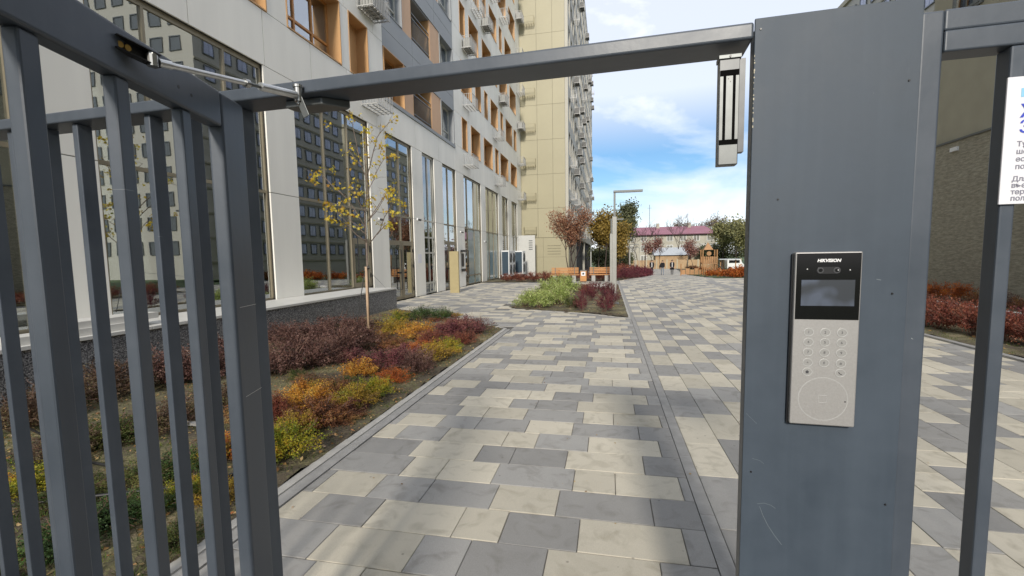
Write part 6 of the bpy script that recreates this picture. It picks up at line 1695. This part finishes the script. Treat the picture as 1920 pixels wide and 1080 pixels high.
# ------------------------------------------------------------------ three people walking towards the gate
def person(x, y, label, hgt, top, legs, open_coat, stride, bag=False, phase=1, grp=None):
    z0 = zt(y); t_ = thing('person', label, 'person', (x, y, z0), 0.0)
    k = hgt / 1.72
    s = stride * phase
    J = {'pel': (0, 0, .95), 'abd': (0, 0, 1.12), 'che': (0, .01, 1.32), 'nec': (0, 0, 1.47), 'hea': (0, -.02, 1.56), 'hd2': (0, -.015, 1.66),
         'shL': (-.17, 0, 1.41), 'elL': (-.235, .03 - s * .3, 1.15), 'wrL': (-.20, -.10 - s * .3, .94), 'shR': (.17, 0, 1.41), 'elR': (.235, .03 + s * .3, 1.15), 'wrR': (.20, -.10 + s * .3, .94),
         'hiL': (-.09, 0, .90), 'knL': (-.10, -.04 - s * .5, .50), 'anL': (-.10, .02 - s, .09), 'toL': (-.11, -.13 - s, .03), 'hiR': (.09, 0, .90), 'knR': (.10, -.04 + s * .5, .50), 'anR': (.10, .02 + s, .09), 'toR': (.11, -.13 + s, .03)}
    R_ = {'pel': .125, 'abd': .115, 'che': .135, 'nec': .052, 'hea': .085, 'hd2': .085, 'shL': .062, 'elL': .046, 'wrL': .030, 'shR': .062, 'elR': .046, 'wrR': .030, 'hiL': .085, 'knL': .055, 'anL': .040, 'toL': .032, 'hiR': .085, 'knR': .055, 'anR': .040, 'toR': .032}
    Ed = [('pel', 'abd'), ('abd', 'che'), ('che', 'nec'), ('nec', 'hea'), ('hea', 'hd2'), ('che', 'shL'), ('shL', 'elL'), ('elL', 'wrL'), ('che', 'shR'), ('shR', 'elR'), ('elR', 'wrR'), ('pel', 'hiL'), ('hiL', 'knL'), ('knL', 'anL'), ('anL', 'toL'), ('pel', 'hiR'), ('hiR', 'knR'), ('knR', 'anR'), ('anR', 'toR')]
    for sd in 'LR':
        w = Vector(J['wr' + sd]); J['pa' + sd] = tuple(w + Vector((0, -.03, -.06))); R_['pa' + sd] = .026; Ed.append(('wr' + sd, 'pa' + sd))
        for i, (dx, l) in enumerate(((-.024, .062), (-.008, .07), (.008, .066), (.024, .052))):
            a = 'f%s%d' % (sd, i); J[a] = tuple(Vector(J['pa' + sd]) + Vector((dx, -.02, -.03))); J[a + 'e'] = tuple(Vector(J['pa' + sd]) + Vector((dx * 1.2, -.035, -.03 - l * .6))); R_[a] = .009; R_[a + 'e'] = .008; Ed += [('pa' + sd, a), (a, a + 'e')]
        sx = 1 if sd == 'L' else -1; a = 't' + sd; J[a] = tuple(Vector(J['pa' + sd]) + Vector((sx * .035, -.03, -.0))); R_[a] = .009; Ed.append(('pa' + sd, a))
    keys = list(J); me = bpy.data.meshes.new('body'); me.from_pydata([tuple(Vector(J[a]) * k) for a in keys], [(keys.index(a), keys.index(b)) for a, b in Ed], [])
    o = bpy.data.objects.new('body', me); COL.objects.link(o)
    md = o.modifiers.new('s', 'SKIN'); md.use_smooth_shade = True
    for i, a in enumerate(keys):
        r = R_[a] * k; me.skin_vertices[0].data[i].radius = (r, r * (.8 if a in ('che', 'abd', 'pel') else 1))
    me.skin_vertices[0].data[keys.index('pel')].use_root = True
    o.modifiers.new('ss', 'SUBSURF').levels = 1
    dg = bpy.context.evaluated_depsgraph_get(); dg.update()
    m2 = bpy.data.meshes.new_from_object(o.evaluated_get(dg)); m2.name = 'body'; bpy.data.objects.remove(o, do_unlink=True)
    m2.materials.clear()
    for mm in (M['skin'], top, legs, M['blackpl']): m2.materials.append(mm)
    for p in m2.polygons:
        c = p.center / k
        if c.z > 1.47: i_ = 0
        elif abs(c.x) > .15 and c.z < .93: i_ = 0
        elif c.z > .90 : i_ = 1 if abs(c.x) < .05 and c.y < 0 else 3
        elif c.z > .10: i_ = 2
        else: i_ = 3
        p.material_index = i_
    body = link('body', m2, t_)
    # hair cap
    bm = bmesh.new(); bmesh.ops.create_uvsphere(bm, u_segments=14, v_segments=10, radius=.112 * k)
    for v_ in list(bm.verts):
        v_.co = Vector((v_.co.x * .9, v_.co.y * 1.0, v_.co.z)); 
    bmesh.ops.delete(bm, geom=[v_ for v_ in bm.verts if v_.co.z < -.01 * k and v_.co.y < .02 * k or v_.co.z < -.06 * k or (v_.co.y < -.05 * k and v_.co.z < .045 * k)], context='VERTS')
    hm = bpy.data.meshes.new('hair'); bm.to_mesh(hm); bm.free(); hm.materials.append(M['hair']); link('hair', hm, t_, (0, .005, 1.635 * k))
    # coat: open-fronted shell over the torso, down to mid thigh
    q = MB(); n = 14; zs = [1.47, 1.38, 1.2, 1.0, open_coat]; rx = [.13, .235, .22, .21, .235]; ry = [.11, .165, .17, .175, .19]
    for z, a_, b_ in zip(zs, rx, ry):
        for i in range(n):
            t = -math.pi / 2 + .24 + (2 * math.pi - .48) * i / (n - 1); q.v.append((a_ * math.cos(t) * k, b_ * math.sin(t) * k, z * k))
    for j in range(len(zs) - 1):
        for i in range(n - 1): q.f.append((j * n + i, j * n + i + 1, (j + 1) * n + i + 1, (j + 1) * n + i)); q.m.append(0)
    c_ = obj('coat', q, M['black_cloth'], t_, smooth=True); sm = c_.modifiers.new('t', 'SOLIDIFY'); sm.thickness = .012
    q = MB()
    for ex in (-.034, .034): q.tube([(ex * k, -.098 * k, 1.625 * k), (ex * k, -.106 * k, 1.625 * k)], .011 * k, 8)
    obj('eye', q, M['hair'], t_)
    q = MB(); q.tube([(0, -.10 * k, 1.61 * k), (0, -.128 * k, 1.585 * k)], [.010 * k, .014 * k], 6); obj('nose', q, M['skin'], t_)
    if bag:
        q = MB(); q.box(-.36 * k, -.22 * k, -.12, .16, .86 * k, 1.16 * k); bg = obj('shoulder_bag', q, M['black_cloth'], None, bevel=.03); bg.location = (x, y, z0); tag(bg, 'large black shoulder bag carried by the middle walker', 'bag')
    return t_
person(4.43, 50, 'person in open black jacket over white top, left of the three walkers', 1.58, M['white_cloth'], M['navy_cloth'], .86, .14)
person(5.50, 50, 'person in black jacket and grey jeans, middle of the three walkers', 1.52, M['black_cloth'], M['jean'], .92, .16, bag=True, phase=-1)
person(6.45, 50, 'person in long open black coat over white shirt, right of the three walkers', 1.56, M['white_cloth'], M['black_cloth'], .62, .12)
